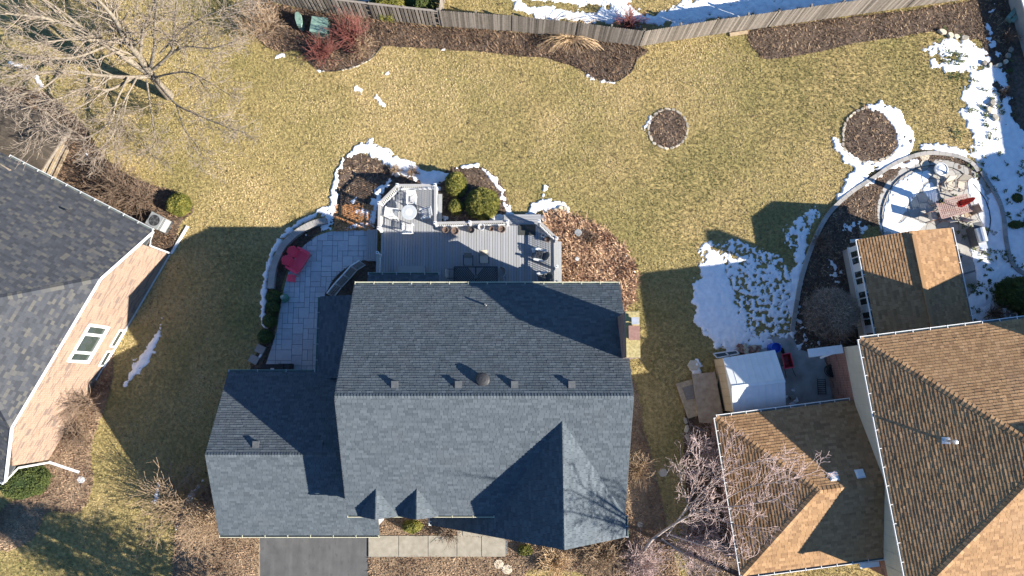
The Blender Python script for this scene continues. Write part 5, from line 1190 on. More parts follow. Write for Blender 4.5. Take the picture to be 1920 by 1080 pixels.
for a, b in (((1337, 663), (1380, 657)), ((1345, 671), (1386, 663)), ((1337, 663), (1345, 671)), ((1360, 660), (1368, 668)), ((1380, 657), (1386, 663))): MB().bar(P(*a, .35), P(*b, .35), .07, .05).build('sash_bar', 'white', t, world=True)
MB().prism(PL([(1339, 664), (1380, 658), (1385, 663), (1346, 670)]), .31, .33).build('pane', 'glass', t, world=True)
t = thing('brick_pile', 'pile of red bricks and buff stones above the white shed', 'pile', P(1405, 655))
for i in range(34):
    p = P(random.uniform(1378, 1424), random.uniform(648, 662) - 0, 0); mb = MB(); z = random.choice((.05, .12, .19, .26)); m_ = 'dkred' if random.random() < .0 else ('flue' if random.random() < .5 else 'rock'); mb.tone = random.uniform(.3, .8)
    o = MB(); o.tone = random.uniform(.3, .7); o.box((0, 0, 0), (random.uniform(.2, .34), random.uniform(.12, .2), .09)); piece('brick' if m_ == 'flue' else 'stone', o.mesh('brick', M[m_]), t, (p.x, p.y, z), Matrix.Rotation(random.uniform(0, 3), 3, 'Z') @ Matrix.Rotation(random.uniform(-.3, .3), 3, 'X'))
t = thing('blue_barrel', 'open bright blue plastic barrel standing behind the white shed', 'barrel', P(1446, 653, .05))
MB().lathe([(.29, 0), (.31, .3), (.32, .6), (.31, .9), (.28, .9), (.28, .3), (0, .25)], n=24).build('shell', 'blue', t); MB().lathe([(.27, .32), (0, .34)], n=20).build('contents', 'black', t); MB().lathe([(.325, .55), (.335, .6), (.325, .65)], n=24).build('rim_band', 'blue', t)
t = thing('wheelbarrow', 'dark red wheelbarrow standing beside the right wall of the white shed', 'wheelbarrow', P(1470, 678, .05), R(100))
V = [(-.42, -.3, .62), (.48, -.26, .62), (.48, .26, .62), (-.42, .3, .62), (-.25, -.18, .30), (.3, -.18, .36), (.3, .18, .36), (-.25, .18, .30)]
mb = MB(); mb.poly(V, [[0, 1, 5, 4], [1, 2, 6, 5], [2, 3, 7, 6], [3, 0, 4, 7], [4, 5, 6, 7]]); mb.build('tray', 'dkred', t)
for a, b in zip(V[:4], V[1:4] + V[:1]): MB().tube([a, b], .03, 6).build('tray_rim', 'red', t)
for s in (-1, 1): MB().tube([(.7, s * .05, .2), (-.3, s * .22, .42), (-1.0, s * .3, .55)], .022, 6).build('handle', 'black', t); MB().tube([(-.2, s * .2, .4), (-.25, s * .24, 0)], .02, 6).build('leg', 'black', t)
mb = MB(); mb.lathe([(.06, -.04), (.18, -.04), (.2, 0), (.18, .04), (.06, .04)], n=16); o = mb.build('wheel', 'rubber', t); o.rotation_euler = (R(90), 0, 0); o.location = (.7, 0, .2)
t = thing('hose_reel', 'black coiled garden hose hanging by the red brick wall', 'hose', P(1553, 695, .05))
for k in range(14):
    r = .26 + random.uniform(-.06, .12); z = .5 + random.uniform(-.2, .35); cx_, cy_ = random.uniform(-.06, .06), random.uniform(-.06, .06); MB().tube([(cx_ + r * math.cos(q), cy_ + r * math.sin(q), z + .05 * math.sin(q * 2)) for q in np.linspace(0, 6.283, 20)], .022, 5, cap=False).build('hose_loop', 'rubber', t)
MB().tube([(-.1, .2, .5), (-.3, .6, .3), (-.2, .95, .05)], .02, 5).build('hose_end', 'rubber', t); MB().box((0, 0, .35), (.2, .45, .7)).build('reel_frame', 'black', t)
t = thing('metal_grate', 'small black metal grate covering the well beside the red brick wall', 'grate', P(1540, 725, .06))
for k in range(8): MB().box((0, -.45 + k * .13, .05), (.5, .03, .02)).build('grate_bar', 'black', t)
for s in (-1, 1): MB().box((s * .25, 0, .05), (.03, 1.0, .02)).build('grate_frame', 'black', t)
t = thing('window_well', 'dark half round window well below the round bare shrub', 'window well', P(1580, 655))
MB().tube([P(1560, 664, .25), P(1565, 648, .25), P(1582, 640, .25), P(1602, 650, .25)], .03, 6).build('well_rim', 'dkgrey', t, world=True); MB().bar(P(1576, 640, .27), P(1578, 662, .27), .03, .03).build('cross_bar', 'ltgrey', t, world=True)
info(MB().box(P(1485, 745, .15), (.3, .26, .22), rz=.3, taper=.8).build('rock', 'rock'), 'single rock in the snow right of the white shed', 'rock')
# utility boxes by the fence
t = thing('utility_box', 'square green utility box with snow streaks behind the red twigged shrub', 'utility box', P(604, 58))
MB().box((0, 0, .4), (1.05, 1.05, .8), rz=-.12, taper=.96).build('cabinet', 'green', t); MB().box((0, 0, .82), (1.1, 1.1, .05), rz=-.12).build('lid', 'green', t); MB().box((0, 0, .03), (1.3, 1.3, .06), rz=-.12).build('pad', 'concrete', t)
t = thing('utility_pedestal', 'narrow pale green utility pedestal leaning left of the square green box', 'utility box', P(566, 45), R(8))
mb = MB(); mb.prism([(-.14, -.5), (.1, -.58), (.2, -.3), (.16, .3), (-.02, .5), (-.2, .42), (-.24, 0)], 0, .75); mb.build('housing', 'green', t)
t = thing('garden_bench', 'green painted bench planks at the top right corner', 'bench', P(1895, 32), R(48))
for k in (-1, 1): MB().box((0, k * .17, .42), (1.2, .26, .05)).build('seat_plank', 'green', t)
for s in (-1, 1): MB().box((s * .45, 0, .2), (.08, .45, .4)).build('leg', 'green', t)
# timber deck and steps at the far left
t = thing('wooden_deck', 'weathered wooden deck behind the pink brick house at the left edge', 'deck', P(30, 250))
dd = (P(60, 330, .3) - P(0, 297, .3)).normalized(); de = V_((-dd.y, dd.x, 0)); de = de if de.y > 0 else -de
o0 = P(70, 330, .5)
for k in range(24):
    mb = MB(); mb.tone = random.uniform(.1, .6); mb.box((0, 0, 0), (6.0, .15, .04)); p = o0 + de * (k * .16) - dd * 3.0; 
    piece('deck_board', mb.mesh('deck_board', M['deckwood']), t, (p.x, p.y, .5), Matrix.Rotation(math.atan2(dd.y, dd.x), 3, 'Z'))
MB().bar(o0 + V_((0, 0, -.3)), o0 + de * 3.8 + V_((0, 0, -.3)), .05, .5).build('skirt_board', 'oldwood', t, world=True)
for j, (a, b, lab) in enumerate((((70, 333), (106, 258), 'wooden steps of three tan planks beside the left house gutter'), ((60, 236), (82, 208), 'wooden steps of tan planks at the upper end of the weathered deck'))):
    A = P(*a, .35); B = P(*b, .35); s_ = thing('wooden_steps', lab, 'steps', (A + B) / 2 * V_((1, 1, 0)).x if False else V_(((A.x + B.x) / 2, (A.y + B.y) / 2, 0)), group='wooden steps at the left deck'); d = (B - A).normalized(); nn = V_((d.y, -d.x, 0))
    for k in range(3): off = nn * (k * .38 + .1) - V_((0, 0, k * .12)); MB().bar(A + off, B + off - d * (.25 * k), .2, .05).build('tread', 'tanwood', s_, world=True); MB().bar(A + off + nn * .12 - V_((0, 0, .1)), B + off + nn * .12 - V_((0, 0, .1)) - d * (.25 * k), .03, .14).build('riser', 'oldwood', s_, world=True)
# ================================================================== snow
def SP(*a): return [(P(x, y).x, P(x, y).y, r / 28.5) for x, y, r in a]
SNOW = {   # group: (list of strips, noise scale, noise amount, cap on the inside value)
 'kidney': ([SP((612, 420, 11), (622, 398, 9), (628, 360, 5), (631, 325, 4), (645, 300, 3), (660, 288, 4)), SP((668, 283, 6), (690, 277, 11), (715, 289, 13), (742, 305, 15), (765, 318, 16), (792, 330, 15), (818, 336, 14), (838, 329, 7)),
             SP((735, 328, 6), (726, 346, 8), (713, 362, 8), (704, 385, 8), (700, 410, 9), (690, 426, 9), (668, 422, 8), (648, 428, 5)), SP((668, 395, 8), (690, 400, 8)), SP((800, 345, 11), (818, 355, 9)), SP((662, 378, 4), (668, 370, 3))], .45, .22, .4),
 'steps': ([SP((858, 316, 2), (872, 312, 3), (893, 311, 3)), SP((905, 318, 4), (926, 336, 6), (940, 360, 5), (946, 385, 6), (956, 404, 7)), SP((925, 407, 8), (948, 410, 8)), SP((830, 408, 4), (840, 410, 4)), SP((1022, 350, 3), (1019, 366, 3)), SP((985, 404, 4), (1003, 390, 9), (1025, 383, 12), (1045, 387, 10), (1062, 393, 6)), SP((1018, 408, 6), (1020, 418, 4)), SP((1173, 478, 3), (1177, 490, 3)), SP((1188, 508, 3), (1190, 517, 3)), SP((1120, 505, 3), (1135, 512, 3))], .3, .16, .4),
 'wall': ([SP((502, 628, 4), (494, 590, 6), (495, 550, 5), (499, 510, 4), (510, 475, 4), (530, 444, 5), (560, 418, 5), (590, 404, 5), (612, 396, 8)), SP((547, 468, 2), (553, 476, 3)), SP((574, 440, 3), (580, 446, 2)), SP((486, 668, 3), (493, 665, 3))], .3, .13, .4),
 'lawn_left': ([SP((304, 598, 2), (299, 618, 5), (286, 645, 8), (271, 670, 11), (253, 695, 9), (237, 719, 4))], .35, .2, .3),
 'front_left': ([SP((380, 900, 2), (358, 932, 5), (346, 950, 4), (336, 975, 3), (331, 990, 2)), SP((298, 908, 2), (292, 938, 4))], .3, .1, .3),
 'crumbs': ([SP((520, 106, 5), (530, 102, 5)), SP((667, 166, 5), (677, 168, 4), (678, 174, 3)), SP((724, 140, 4), (730, 136, 4)), SP((705, 180, 3), (713, 192, 4), (722, 198, 3)), SP((690, 265, 4), (697, 262, 3)), SP((1219, 220, 4), (1215, 238, 4)), SP((1208, 240, 3), (1209, 243, 2)), SP((1103, 142, 3), (1115, 149, 3)), SP((1130, 153, 3), (1150, 155, 3)), SP((600, 132, 3), (612, 133, 2)), SP((1308, 675, 4), (1305, 692, 9)), SP((830, 92, 2), (833, 92, 2)), SP((945, 1062, 3), (940, 1066, 2)), SP((20, 118, 4), (50, 128, 4)), SP((62, 140, 4), (78, 165, 3)), SP((160, 285, 5), (165, 295, 5)), SP((170, 315, 3), (173, 320, 3))], .25, .16, .3),
 'corner': ([SP((1740, 92, 9), (1775, 87, 18), (1812, 90, 20), (1835, 105, 18)), SP((1752, 122, 9), (1790, 120, 13), (1825, 122, 20)), SP((1838, 140, 20), (1836, 175, 28), (1836, 215, 34), (1852, 250, 36), (1858, 290, 34)), SP((1850, 45, 7), (1858, 70, 11), (1870, 100, 9), (1870, 140, 16), (1882, 180, 14), (1885, 215, 16), (1900, 260, 32), (1895, 330, 46), (1900, 400, 58), (1885, 480, 50), (1860, 540, 34), (1830, 590, 28)), SP((1860, 20, 4), (1868, 10, 3)), SP((1852, 112, 14), (1862, 200, 16), (1868, 280, 14)), SP((1940, 300, 50), (1940, 500, 50))], .5, .46, .45),
 'stone_bed': ([SP((1566, 258, 3), (1570, 275, 8), (1590, 298, 9), (1615, 314, 11), (1648, 312, 9), (1675, 302, 15), (1696, 278, 15), (1694, 245, 17), (1676, 218, 15), (1652, 203, 13), (1634, 203, 8)), SP((1617, 322, 17), (1597, 345, 14), (1575, 368, 9)), SP((1728, 276, 6), (1745, 276, 9), (1775, 282, 8), (1805, 288, 10)), SP((1690, 312, 6), (1716, 302, 6)), SP((1625, 345, 6), (1650, 330, 6))], .4, .2, .4),
 'patio': ([SP((1662, 425, 12), (1675, 395, 20), (1690, 365, 22), (1715, 340, 18), (1738, 328, 8)), SP((1730, 420, 3), (1705, 425, 18), (1680, 432, 12)), SP((1742, 355, 14), (1748, 370, 10)), SP((1825, 345, 14), (1840, 390, 14), (1850, 425, 8)), SP((1822, 470, 6), (1845, 500, 18), (1850, 545, 18), (1822, 575, 16))], .35, .09, .4),
 'shade': ([SP((1325, 462, 6), (1335, 492, 20), (1338, 540, 36), (1342, 590, 42), (1372, 628, 34)), SP((1400, 650, 14), (1435, 640, 12)), SP((1525, 398, 4), (1505, 450, 8), (1496, 510, 10), (1486, 580, 8))], .42, .34, .42),
 'speckle': ([SP((1380, 480, 30), (1430, 520, 50), (1440, 580, 60), (1450, 610, 40)), SP((1490, 440, 20), (1525, 400, 8)), SP((1500, 640, 14), (1495, 600, 8)), SP((1590, 435, 14), (1612, 428, 14)), SP((1560, 500, 14), (1575, 560, 8)), SP((1480, 735, 12), (1490, 765, 14)), SP((1530, 640, 10), (1545, 655, 8)), SP((1330, 470, 18), (1345, 500, 22), (1400, 560, 20))], .2, .42, .10),
 'north': ([SP((955, -20, 8), (972, 12, 9), (1010, 24, 12), (1060, 28, 14), (1110, 34, 14), (1160, 24, 20), (1230, 38, 12), (1300, 22, 26), (1400, 4, 30), (1500, -12, 34), (1640, -24, 30)), SP((1000, -10, 12), (1100, 0, 12), (1160, -10, 24))], .5, .38, .4),
 'north_left': ([SP((640, -16, 14), (690, -6, 8))], .4, .2, .3),
}
def snow_f(k, x, y):
    st, ns, am, cap = SNOW[k]; f = np.full(np.shape(x), -1e9)
    for s in st: f = np.maximum(f, strip_f(s, x, y))
    n = (fbm(x, y, ns, 9, 3) - .5) * 2.4
    g = (fbm(x, y, .2, 19, 3) - .5)
    pits = np.clip(vnoise(x, y, .21, 77) - .80, 0, 1) * 4.5 * np.clip(vnoise(x, y, 1.3, 78) - .35, 0, 1)
    return np.minimum(f, cap) + n * am + g * (.16 + am * .5) - am * .12 - pits
for k, (st, ns, am, cap) in SNOW.items():
    al = [q for s in st for q in s]; xs = np.arange(min(a for a, b, c in al) - 1.9, max(a for a, b, c in al) + 1.9, .055); ys = np.arange(min(b for a, b, c in al) - 1.9, max(b for a, b, c in al) + 1.9, .055)
    height_field('snow', lambda X, Y, k=k: snow_f(k, X, Y), xs, ys, lambda x, y, f, z0=(.03 if k in ('corner', 'shade', 'speckle', 'north', 'lawn_left', 'crumbs', 'front_left') else .065): z0 + .055 * (1 - np.exp(-f / .22)) + (fbm(x, y, .5, 6) - .5) * .07 * np.minimum(1, f * 5), 'snow', 'stuff', .35)
for i, o in enumerate([o for o in bpy.data.objects if o.name.split('.')[0] == 'snow']):
    o['label'] = 'patchy melting snow lying on the ground'; o['category'] = 'snow'; o['group'] = 'melting snow patches'

# ================================================================== lawn blades, litter and chips
def blocked(x, y):
    b = inside([(-8.7, 5.2), (-8.7, -7), (5.9, -7), (5.9, 5.2)], x, y) | inside([(-16.6, .3), (-16.6, -8.5), (-8, -8.5), (-8, .3)], x, y)
    for q in ([LP(0, 0, 0), LP(LW, 0, 0), LP(LW, -21, 0), LP(0, -21, 0)], [RP(.3, .3, 0), RP(16, .3, 0), RP(16, 14, 0), RP(.3, 14, 0)], [RP(.3, .3, 0, G0), RP(9, .3, 0, G0), RP(9, 8.7, 0, G0), RP(.3, 8.7, 0, G0)], [RP(.2, .2, 0, S0), RP(5.7, .2, 0, S0), RP(5.7, 7, 0, S0), RP(.2, 7, 0, S0)], PATIO, RPOLY,
              PL([(485, 1000), (692, 1000), (692, 1130), (485, 1130)]), PL([(690, 1003), (950, 1006), (952, 1043), (690, 1044)]), PL([(1416, 637), (1483, 627), (1545, 668), (1592, 700), (1592, 745), (1440, 775)]), PL([(1300, 700), (1340, 697), (1360, 775), (1315, 790)]), PL([(1790, 455), (1812, 452), (1862, 615), (1800, 640)]),
              [(J_.x, 5), J_, A_, B_, C_, G_, (G_.x + .3, 5)]):
        b |= inside(q, x, y)
    return b
def any_snow(x, y):
    s = np.zeros(x.shape, bool)
    for k, (st, ns, am, cap) in SNOW.items():
        al = [q for t in st for q in t]; m_ = (x > min(a for a, b, c in al) - 2) & (x < max(a for a, b, c in al) + 2) & (y > min(b for a, b, c in al) - 2) & (y < max(b for a, b, c in al) + 2)
        if m_.any(): s[m_] |= snow_f(k, x[m_], y[m_]) > (.07 if k in ('corner', 'shade', 'speckle', 'north', 'lawn_left', 'crumbs', 'front_left') else -.01)
    return s
def in_beds(x, y, pad=0):
    s = np.zeros(x.shape, bool)
    for k, q in BW.items():
        m_ = (x > min(p.x for p in q) - .3) & (x < max(p.x for p in q) + .3) & (y > min(p.y for p in q) - .3) & (y < max(p.y for p in q) + .3)
        if m_.any():
            f = bed_f(k, x[m_], y[m_])
            if k == 'entry_bed': f = np.minimum(f, -sdf(ENTRY_LAWN, x[m_], y[m_]))
            s[m_] |= f > pad
    return s
N_G = 330000
x = rng.uniform(-34, 34, N_G); y = rng.uniform(-13.5, 26.5, N_G)
ok = ~blocked(x, y); x, y = x[ok], y[ok]; ok = ~in_beds(x, y); x, y = x[ok], y[ok]; ok = ~any_snow(x, y); x, y = x[ok], y[ok]
def lawn_tone(x, y):
    g = fbm(x, y, 7, 21, 4); f = fbm(x, y, 1.1, 31, 3)
    t = .52 + (g - .5) * 1.2 + (f - .5) * .7
    d = np.hypot((x - P(70, 700).x) * .5, y - P(70, 700).y)
    t += .12 * np.exp(-((x + 21) / 6) ** 2 - ((y - 14) / 8) ** 2)          # thin dry turf round the big tree
    return t
tone = np.clip(lawn_tone(x, y), .05, .95)
o = scatter_tris('grass', x, y, np.full(len(x), 0.0), .088, (.25, 1.2), 'grass', tone, per=3, wid=.42); o['label'] = 'short dormant lawn grass, olive green fading to straw'; o['category'] = 'grass'
# dead leaves strewn on lawn and mulch chips on beds
def bed_scatter(name, keys, dens, size, m, lab, cat, tmin, tmax, lean=(.0, .9), wid=.5, per=2, z=.05, ts=.8):
    xs, ys = [], []
    for k in keys:
        q = BW[k]; x0, x1 = max(-34, min(p.x for p in q)), min(34, max(p.x for p in q)); y0, y1 = max(-13.5, min(p.y for p in q)), min(27, max(p.y for p in q)); n = int((x1 - x0) * (y1 - y0) * dens)
        a = rng.uniform(x0, x1, n); b = rng.uniform(y0, y1, n); f = bed_f(k, a, b)
        if k == 'entry_bed': f = np.minimum(f, -sdf(ENTRY_LAWN, a, b))
        ok = f > -.02; xs.append(a[ok]); ys.append(b[ok])
    x = np.concatenate(xs); y = np.concatenate(ys); ok = ~blocked(x, y); x, y = x[ok], y[ok]
    ok = ~any_snow(x, y) if True else ok; x, y = x[ok], y[ok]
    t = tmin + (tmax - tmin) * np.clip(fbm(x, y, ts, 41, 3) * 1.6 - .3, 0, 1)
    o = scatter_tris(name, x, y, np.full(len(x), z), size, lean, m, t, per=per, wid=wid); o['label'] = lab; o['category'] = cat; return o
DARK = ['fence_bed', 'corner_bed', 'round_bed', 'stone_bed', 'kidney_bed', 'evergreen_bed', 'garden_bed', 'side_bed', 'house_bed', 'stair_bed', 'snow_bed', 'patio_bed']
bed_scatter('mulch', DARK, 130, .11, 'mulch_chip', 'dark brown bark mulch in the planting beds', 'mulch', .05, .6, z=.05)
bed_scatter('leaf_litter', ['front_bed', 'entry_bed', 'shrub_bed', 'wall_bed'], 150, .13, 'litter', 'tan leaf litter and dry stalks in the front beds', 'leaf litter', .0, .75, z=.05, ts=1.6)
bed_scatter('dry_stalks', ['fence_bed', 'house_bed'], 40, .22, 'litter', 'dry cut stalks on the long fence bed', 'dry stalks', .05, .5, (.2, 1.2), .22, 3)
bed_scatter('ornamental_grass', ['perennial_bed'], 85, .36, 'perennial', 'tangle of tan and rust coloured dead perennial leaves right of the deck', 'dead perennials', .1, 1.0, (.15, 1.1), .2, 4, .12, .35)
# rusty leaves blown into the kidney bed
q = PL([(628, 395), (650, 385), (690, 400), (700, 425), (640, 432)]); x = rng.uniform(min(p.x for p in q), max(p.x for p in q), 700); y = rng.uniform(min(p.y for p in q), max(p.y for p in q), 700)
M['rust'] = mat('rust_leaf', (0.30, 0.13, 0.05), (0.55, 0.28, 0.12), .85, 9, attr=True)
o = scatter_tris('fallen_leaves', x, y, np.full(700, .09), .13, (0, .5), 'rust', rng.uniform(0, 1, 700), per=2, wid=.8); o['label'] = 'rust coloured fallen leaves in the kidney shaped bed'; o['category'] = 'leaves'

# ================================================================== woody plants
def rot_about(d, ang, ax): return (Matrix.Rotation(ang, 3, ax) @ d)
def twig(S, p, d, L, r, lvl, droop=0.0, spread=.7, kids_=(2, 3), wob=.22, seg=3, up=0.05):
    p = Vector(p); d = Vector(d).normalized(); s = L / seg
    for i in range(seg):
        d = (d + Vector((random.gauss(0, wob), random.gauss(0, wob), random.gauss(0, wob) + up - droop))).normalized(); q = p + d * s
        r1 = max(.0095, r * (1 - .55 / seg)); S.append((tuple(p), tuple(q), r, r1)); p, r = q, r1
        if lvl > 0:
            for _ in range(random.choice(kids_)):
                ax = d.orthogonal().normalized(); ax = rot_about(ax, random.uniform(0, 6.28), d); nd = rot_about(d, random.uniform(.35, spread + .25), ax)
                if nd.z < -.3: nd.z *= .3
                twig(S, p, nd, L * random.uniform(.42, .68), max(.0105, r * .55), lvl - 1, droop, spread, kids_, wob, max(2, seg - 1) if lvl > 1 else 2, up)
def limb(S, pts, r0, r1, lvl, L, every=.55, spread=.9, kids_=(1, 2), start=.2, up=.05):
    pts = smooth(pts, 5, False); n = len(pts)
    for i in range(n - 1):
        a = r0 + (r1 - r0) * i / (n - 1); b = r0 + (r1 - r0) * (i + 1) / (n - 1); S.append((tuple(pts[i]), tuple(pts[i + 1]), a, b))
        if i / n > start:
            l = (pts[i + 1] - pts[i]).length; m_ = l / every; m_ = int(m_) + (random.random() < m_ % 1)
            for _ in range(m_):
                d = (pts[i + 1] - pts[i]).normalized(); ax = rot_about(d.orthogonal().normalized(), random.uniform(0, 6.28), d); nd = rot_about(d, random.uniform(.4, spread), ax)
                twig(S, pts[i].lerp(pts[i + 1], random.random()), nd, L * random.uniform(.6, 1.2) * (1 - .4 * i / n), max(.012, b * .45), lvl, 0, .8, kids_, .18, 3, up)
# big bare tree, top left
T = thing('bare_tree', 'large leafless tree with pale spreading limbs at the top left', 'tree', P(317, 180))
tb = []; random.seed(21)
base = P(317, 180, 0); fork = P(283, 140, 2.6)
for a, b, r, s in ((base, P(303, 165, 1.2), .34, .27), (P(303, 165, 1.2), fork, .27, .23)): tb.append((tuple(a), tuple(b), r, s))
LIMBS = [  # (px, py, z) points, start radius
 ([(283, 140, 2.6), (262, 108, 4), (235, 75, 6), (215, 35, 8), (170, -15, 10)], .19, .05), ([(283, 140, 2.6), (240, 112, 4), (200, 85, 5.5), (160, 60, 7), (90, 35, 8.5), (10, 25, 10)], .17, .04),
 ([(280, 143, 2.8), (240, 145, 3.8), (185, 141, 4.6), (120, 133, 5.6), (50, 140, 6.6), (-20, 150, 7)], .11, .03), ([(270, 120, 3.4), (225, 60, 5.2), (190, 20, 7), (130, -20, 8)], .11, .03),
 ([(283, 125, 3.4), (290, 85, 5), (290, 50, 6.4), (295, 5, 8)], .09, .03), ([(288, 130, 3), (322, 95, 4.4), (326, 50, 6), (332, 0, 8)], .08, .03), ([(262, 108, 4), (268, 60, 5.6), (285, 20, 7.4), (300, -20, 9)], .09, .03),
 ([(245, 148, 3.6), (205, 168, 4.4), (160, 165, 5), (110, 185, 5.8), (40, 205, 6.6)], .07, .02), ([(230, 80, 5.6), (180, 75, 6.6), (120, 75, 7.5), (40, 85, 8.5)], .07, .02), ([(200, 85, 5.5), (150, 105, 6.2), (90, 110, 7), (10, 100, 8)], .06, .02),
 ([(240, 146, 4), (218, 190, 4.4), (205, 230, 4.6), (150, 262, 5), (95, 240, 5.6)], .05, .018), ([(255, 148, 3.6), (228, 200, 3.6), (210, 255, 3.8), (175, 290, 4)], .045, .016), ([(275, 150, 2.8), (282, 200, 3), (290, 250, 3.2), (300, 290, 3.4)], .05, .016),
 ([(290, 150, 2.6), (330, 195, 3.2), (370, 215, 3.6), (425, 238, 4), (465, 250, 4.4)], .055, .016), ([(290, 145, 2.8), (345, 135, 3.8), (385, 150, 4.5), (440, 185, 5)], .05, .016), ([(290, 130, 3), (340, 90, 4.5), (400, 90, 5.5), (460, 70, 6.5)], .05, .016), ([(300, 100, 4), (350, 50, 5.5), (410, 20, 7), (480, -5, 8)], .05, .016),
 ([(330, 195, 3.2), (345, 240, 3.2), (370, 275, 3.4), (385, 310, 3.4)], .035, .012), ([(240, 180, 4), (228, 230, 3.6), (220, 280, 3.6)], .035, .012), ([(170, 65, 6.6), (100, 10, 8), (40, -20, 9)], .07, .02), ([(120, 133, 5.6), (80, 165, 6), (30, 180, 6.4), (-20, 200, 7)], .05, .016),
 ([(205, 168, 4.4), (150, 200, 4.8), (100, 225, 5), (50, 262, 5.2)], .04, .014)]
tw = []
for pts, r0, r1 in LIMBS: limb(tw, [P(*q) for q in pts], r0 * 1.4, r1 * 1.3, 2, 1.8, .21, 1.0, (1, 2))
segs_mesh('trunk', tb, 'bark', T, 10)
big = [s for s in tw if s[2] > .035]; small = [s for s in tw if s[2] <= .035]
segs_mesh('limbs', big, 'bark', T, 7); o = segs_mesh('twigs', small, 'twig_pale', T, 3); o['kind'] = 'stuff'
# pinkish bare tree over the tan garage
T = thing('bare_tree', 'leafless pinkish grey tree whose twigs spread over the tan garage roof', 'tree', P(1195, 1045)); random.seed(5)
tb = [(tuple(P(1195, 1048)), tuple(P(1222, 1012, 1.6)), .13, .10)]; tw = []
for pts, r0, r1 in [([(1222, 1012, 1.6), (1265, 982, 2.4), (1320, 955, 3.6), (1390, 948, 5), (1460, 935, 6.2)], .09, .02), ([(1250, 1005, 1.6), (1290, 945, 3), (1308, 890, 4), (1312, 830, 5)], .05, .015), ([(1265, 982, 2.4), (1310, 930, 3.6), (1350, 880, 4.4), (1365, 820, 5)], .05, .015),
                    ([(1290, 968, 3), (1340, 905, 4), (1400, 870, 5), (1470, 860, 6)], .05, .015), ([(1320, 955, 3.6), (1380, 985, 4.4), (1440, 990, 5.2)], .04, .012), ([(1250, 1000, 1.8), (1310, 1020, 2.6), (1350, 1030, 3.2), (1400, 1050, 3.8)], .05, .015), ([(1240, 1010, 1.6), (1290, 1045, 2), (1330, 1085, 2.6)], .05, .015),
                    ([(1330, 955, 3.6), (1400, 915, 5), (1480, 900, 6.4), (1540, 880, 7)], .035, .012), ([(1290, 945, 3), (1275, 890, 3.4), (1290, 840, 3.8)], .035, .012), ([(1300, 960, 2.6), (1330, 985, 2.8), (1345, 960, 3.4)], .03, .012)]:
    limb(tw, [P(*q) for q in pts], r0, r1, 2, 1.3, .24, 1.1, (0, 1, 2, 2))
segs_mesh('trunk', tb, 'bark_pale', T, 8); segs_mesh('limbs', [s for s in tw if s[2] > .02], 'bark_pale', T, 5); o = segs_mesh('twigs', [s for s in tw if s[2] <= .02], 'twig_pink', T, 3); o['kind'] = 'stuff'
# trees standing just outside the lower edge whose shadows fall into the picture
T = thing('street_tree', 'tall leafless tree below the lower edge whose shadow crosses the front gable', 'tree', (18.3, -13.6, 0)); random.seed(9)
tw = []; b0 = V_((18.3, -13.6, 0)); segs_mesh('trunk', [(tuple(b0), (18.2, -13.3, 5), .2, .15), ((18.2, -13.3, 5), (17.9, -12.6, 9), .15, .11)], 'bark', T, 8)
for e in ((15.8, -10.6, 14.5), (18.5, -11.2, 15.5), (20.3, -11.2, 14), (17, -10.9, 13.2), (19.2, -12.8, 15), (16.6, -12, 15.5)):
    limb(tw, [V_((17.9, -12.6, 9)), V_((17.9, -12.6, 9)).lerp(V_(e), .5) + V_((0, .1, .3)), V_(e)], .09, .02, 2, 1.2, .4)
segs_mesh('limbs', tw, 'bark', T, 4)
T = thing('pine_tree', 'tall pine below the lower left edge whose ragged shadow darkens the lawn corner', 'tree', (-14.0, -15.3, 0))
segs_mesh('trunk', [((-14, -15.3, 0), (-14, -15.3, 11), .25, .06)], 'bark', T, 8)
n = 10000; random.seed(3); hz = rng.uniform(3.0, 11, n); lay = np.floor(hz / .9); rr = np.minimum((11.5 - hz) * .52, 3.1) * (.55 + .45 * (_perm[lay.astype(int), (rng.randint(0, 9, n))])); th = np.floor(rng.uniform(0, 7, n)) / 7 * 6.283 + lay * 1.9 + rng.normal(0, .13, n); q = np.sqrt(rng.uniform(0, 1, n)) * rr
scatter_tris('needles', -14.0 + q * np.cos(th), -15.3 + q * np.sin(th), hz - q * .1, .24, (-.3, .6), 'pine', rng.uniform(0, 1, n), per=2, wid=.4, kind='stuff', parent=T)
# bare shrubs
M['dome'] = mat('brown_twig_mass', (0.08, 0.055, 0.04), (0.44, 0.33, 0.24), .9, 6, attr=True, cc=(0.23, 0.165, 0.12))
def bare_shrub(label, base, r, h, n, m, lvl=2, lean=(0, 0), name='bare_shrub', kids_=(1, 2), group=None, seed=1, rad=.016, spread=.7):
    random.seed(seed); t = thing(name, label, 'shrub', base, group=group); S_ = []
    for i in range(n):
        a = random.uniform(0, 6.283); q = random.uniform(.1, 1) ** .6; e = (base.x + random.uniform(-.1, .1) * r, base.y + random.uniform(-.1, .1) * r, .02)
        d = V_((math.cos(a) * q * r + lean[0], math.sin(a) * q * r + lean[1], h * random.uniform(.7, 1.1))); twig(S_, e, d, d.length * .8, rad * 1.3, lvl, 0, spread, kids_, .16, 3, .02)
    segs_mesh('stems', S_, m, t); return t
bare_shrub('bright red twigged shrub in front of the fence, the taller of two clumps', P(662, 75), 1.4, 1.7, 80, 'twig_red', 1, seed=2)
bare_shrub('lower red twigged shrub beside the grass edge of the fence bed', P(612, 103), 1.3, 1.2, 60, 'twig_red', 1, seed=3)
bare_shrub('straw brown shrub mixed with the red twigs at the right of the fence bed bulge', P(680, 95), 1.0, .8, 50, 'twig_tan', 1, seed=4)
bare_shrub('pinkish brown shrub in snow behind the long board fence', P(1178, 48), 1.1, 1.2, 60, 'twig_red', 1, seed=5)
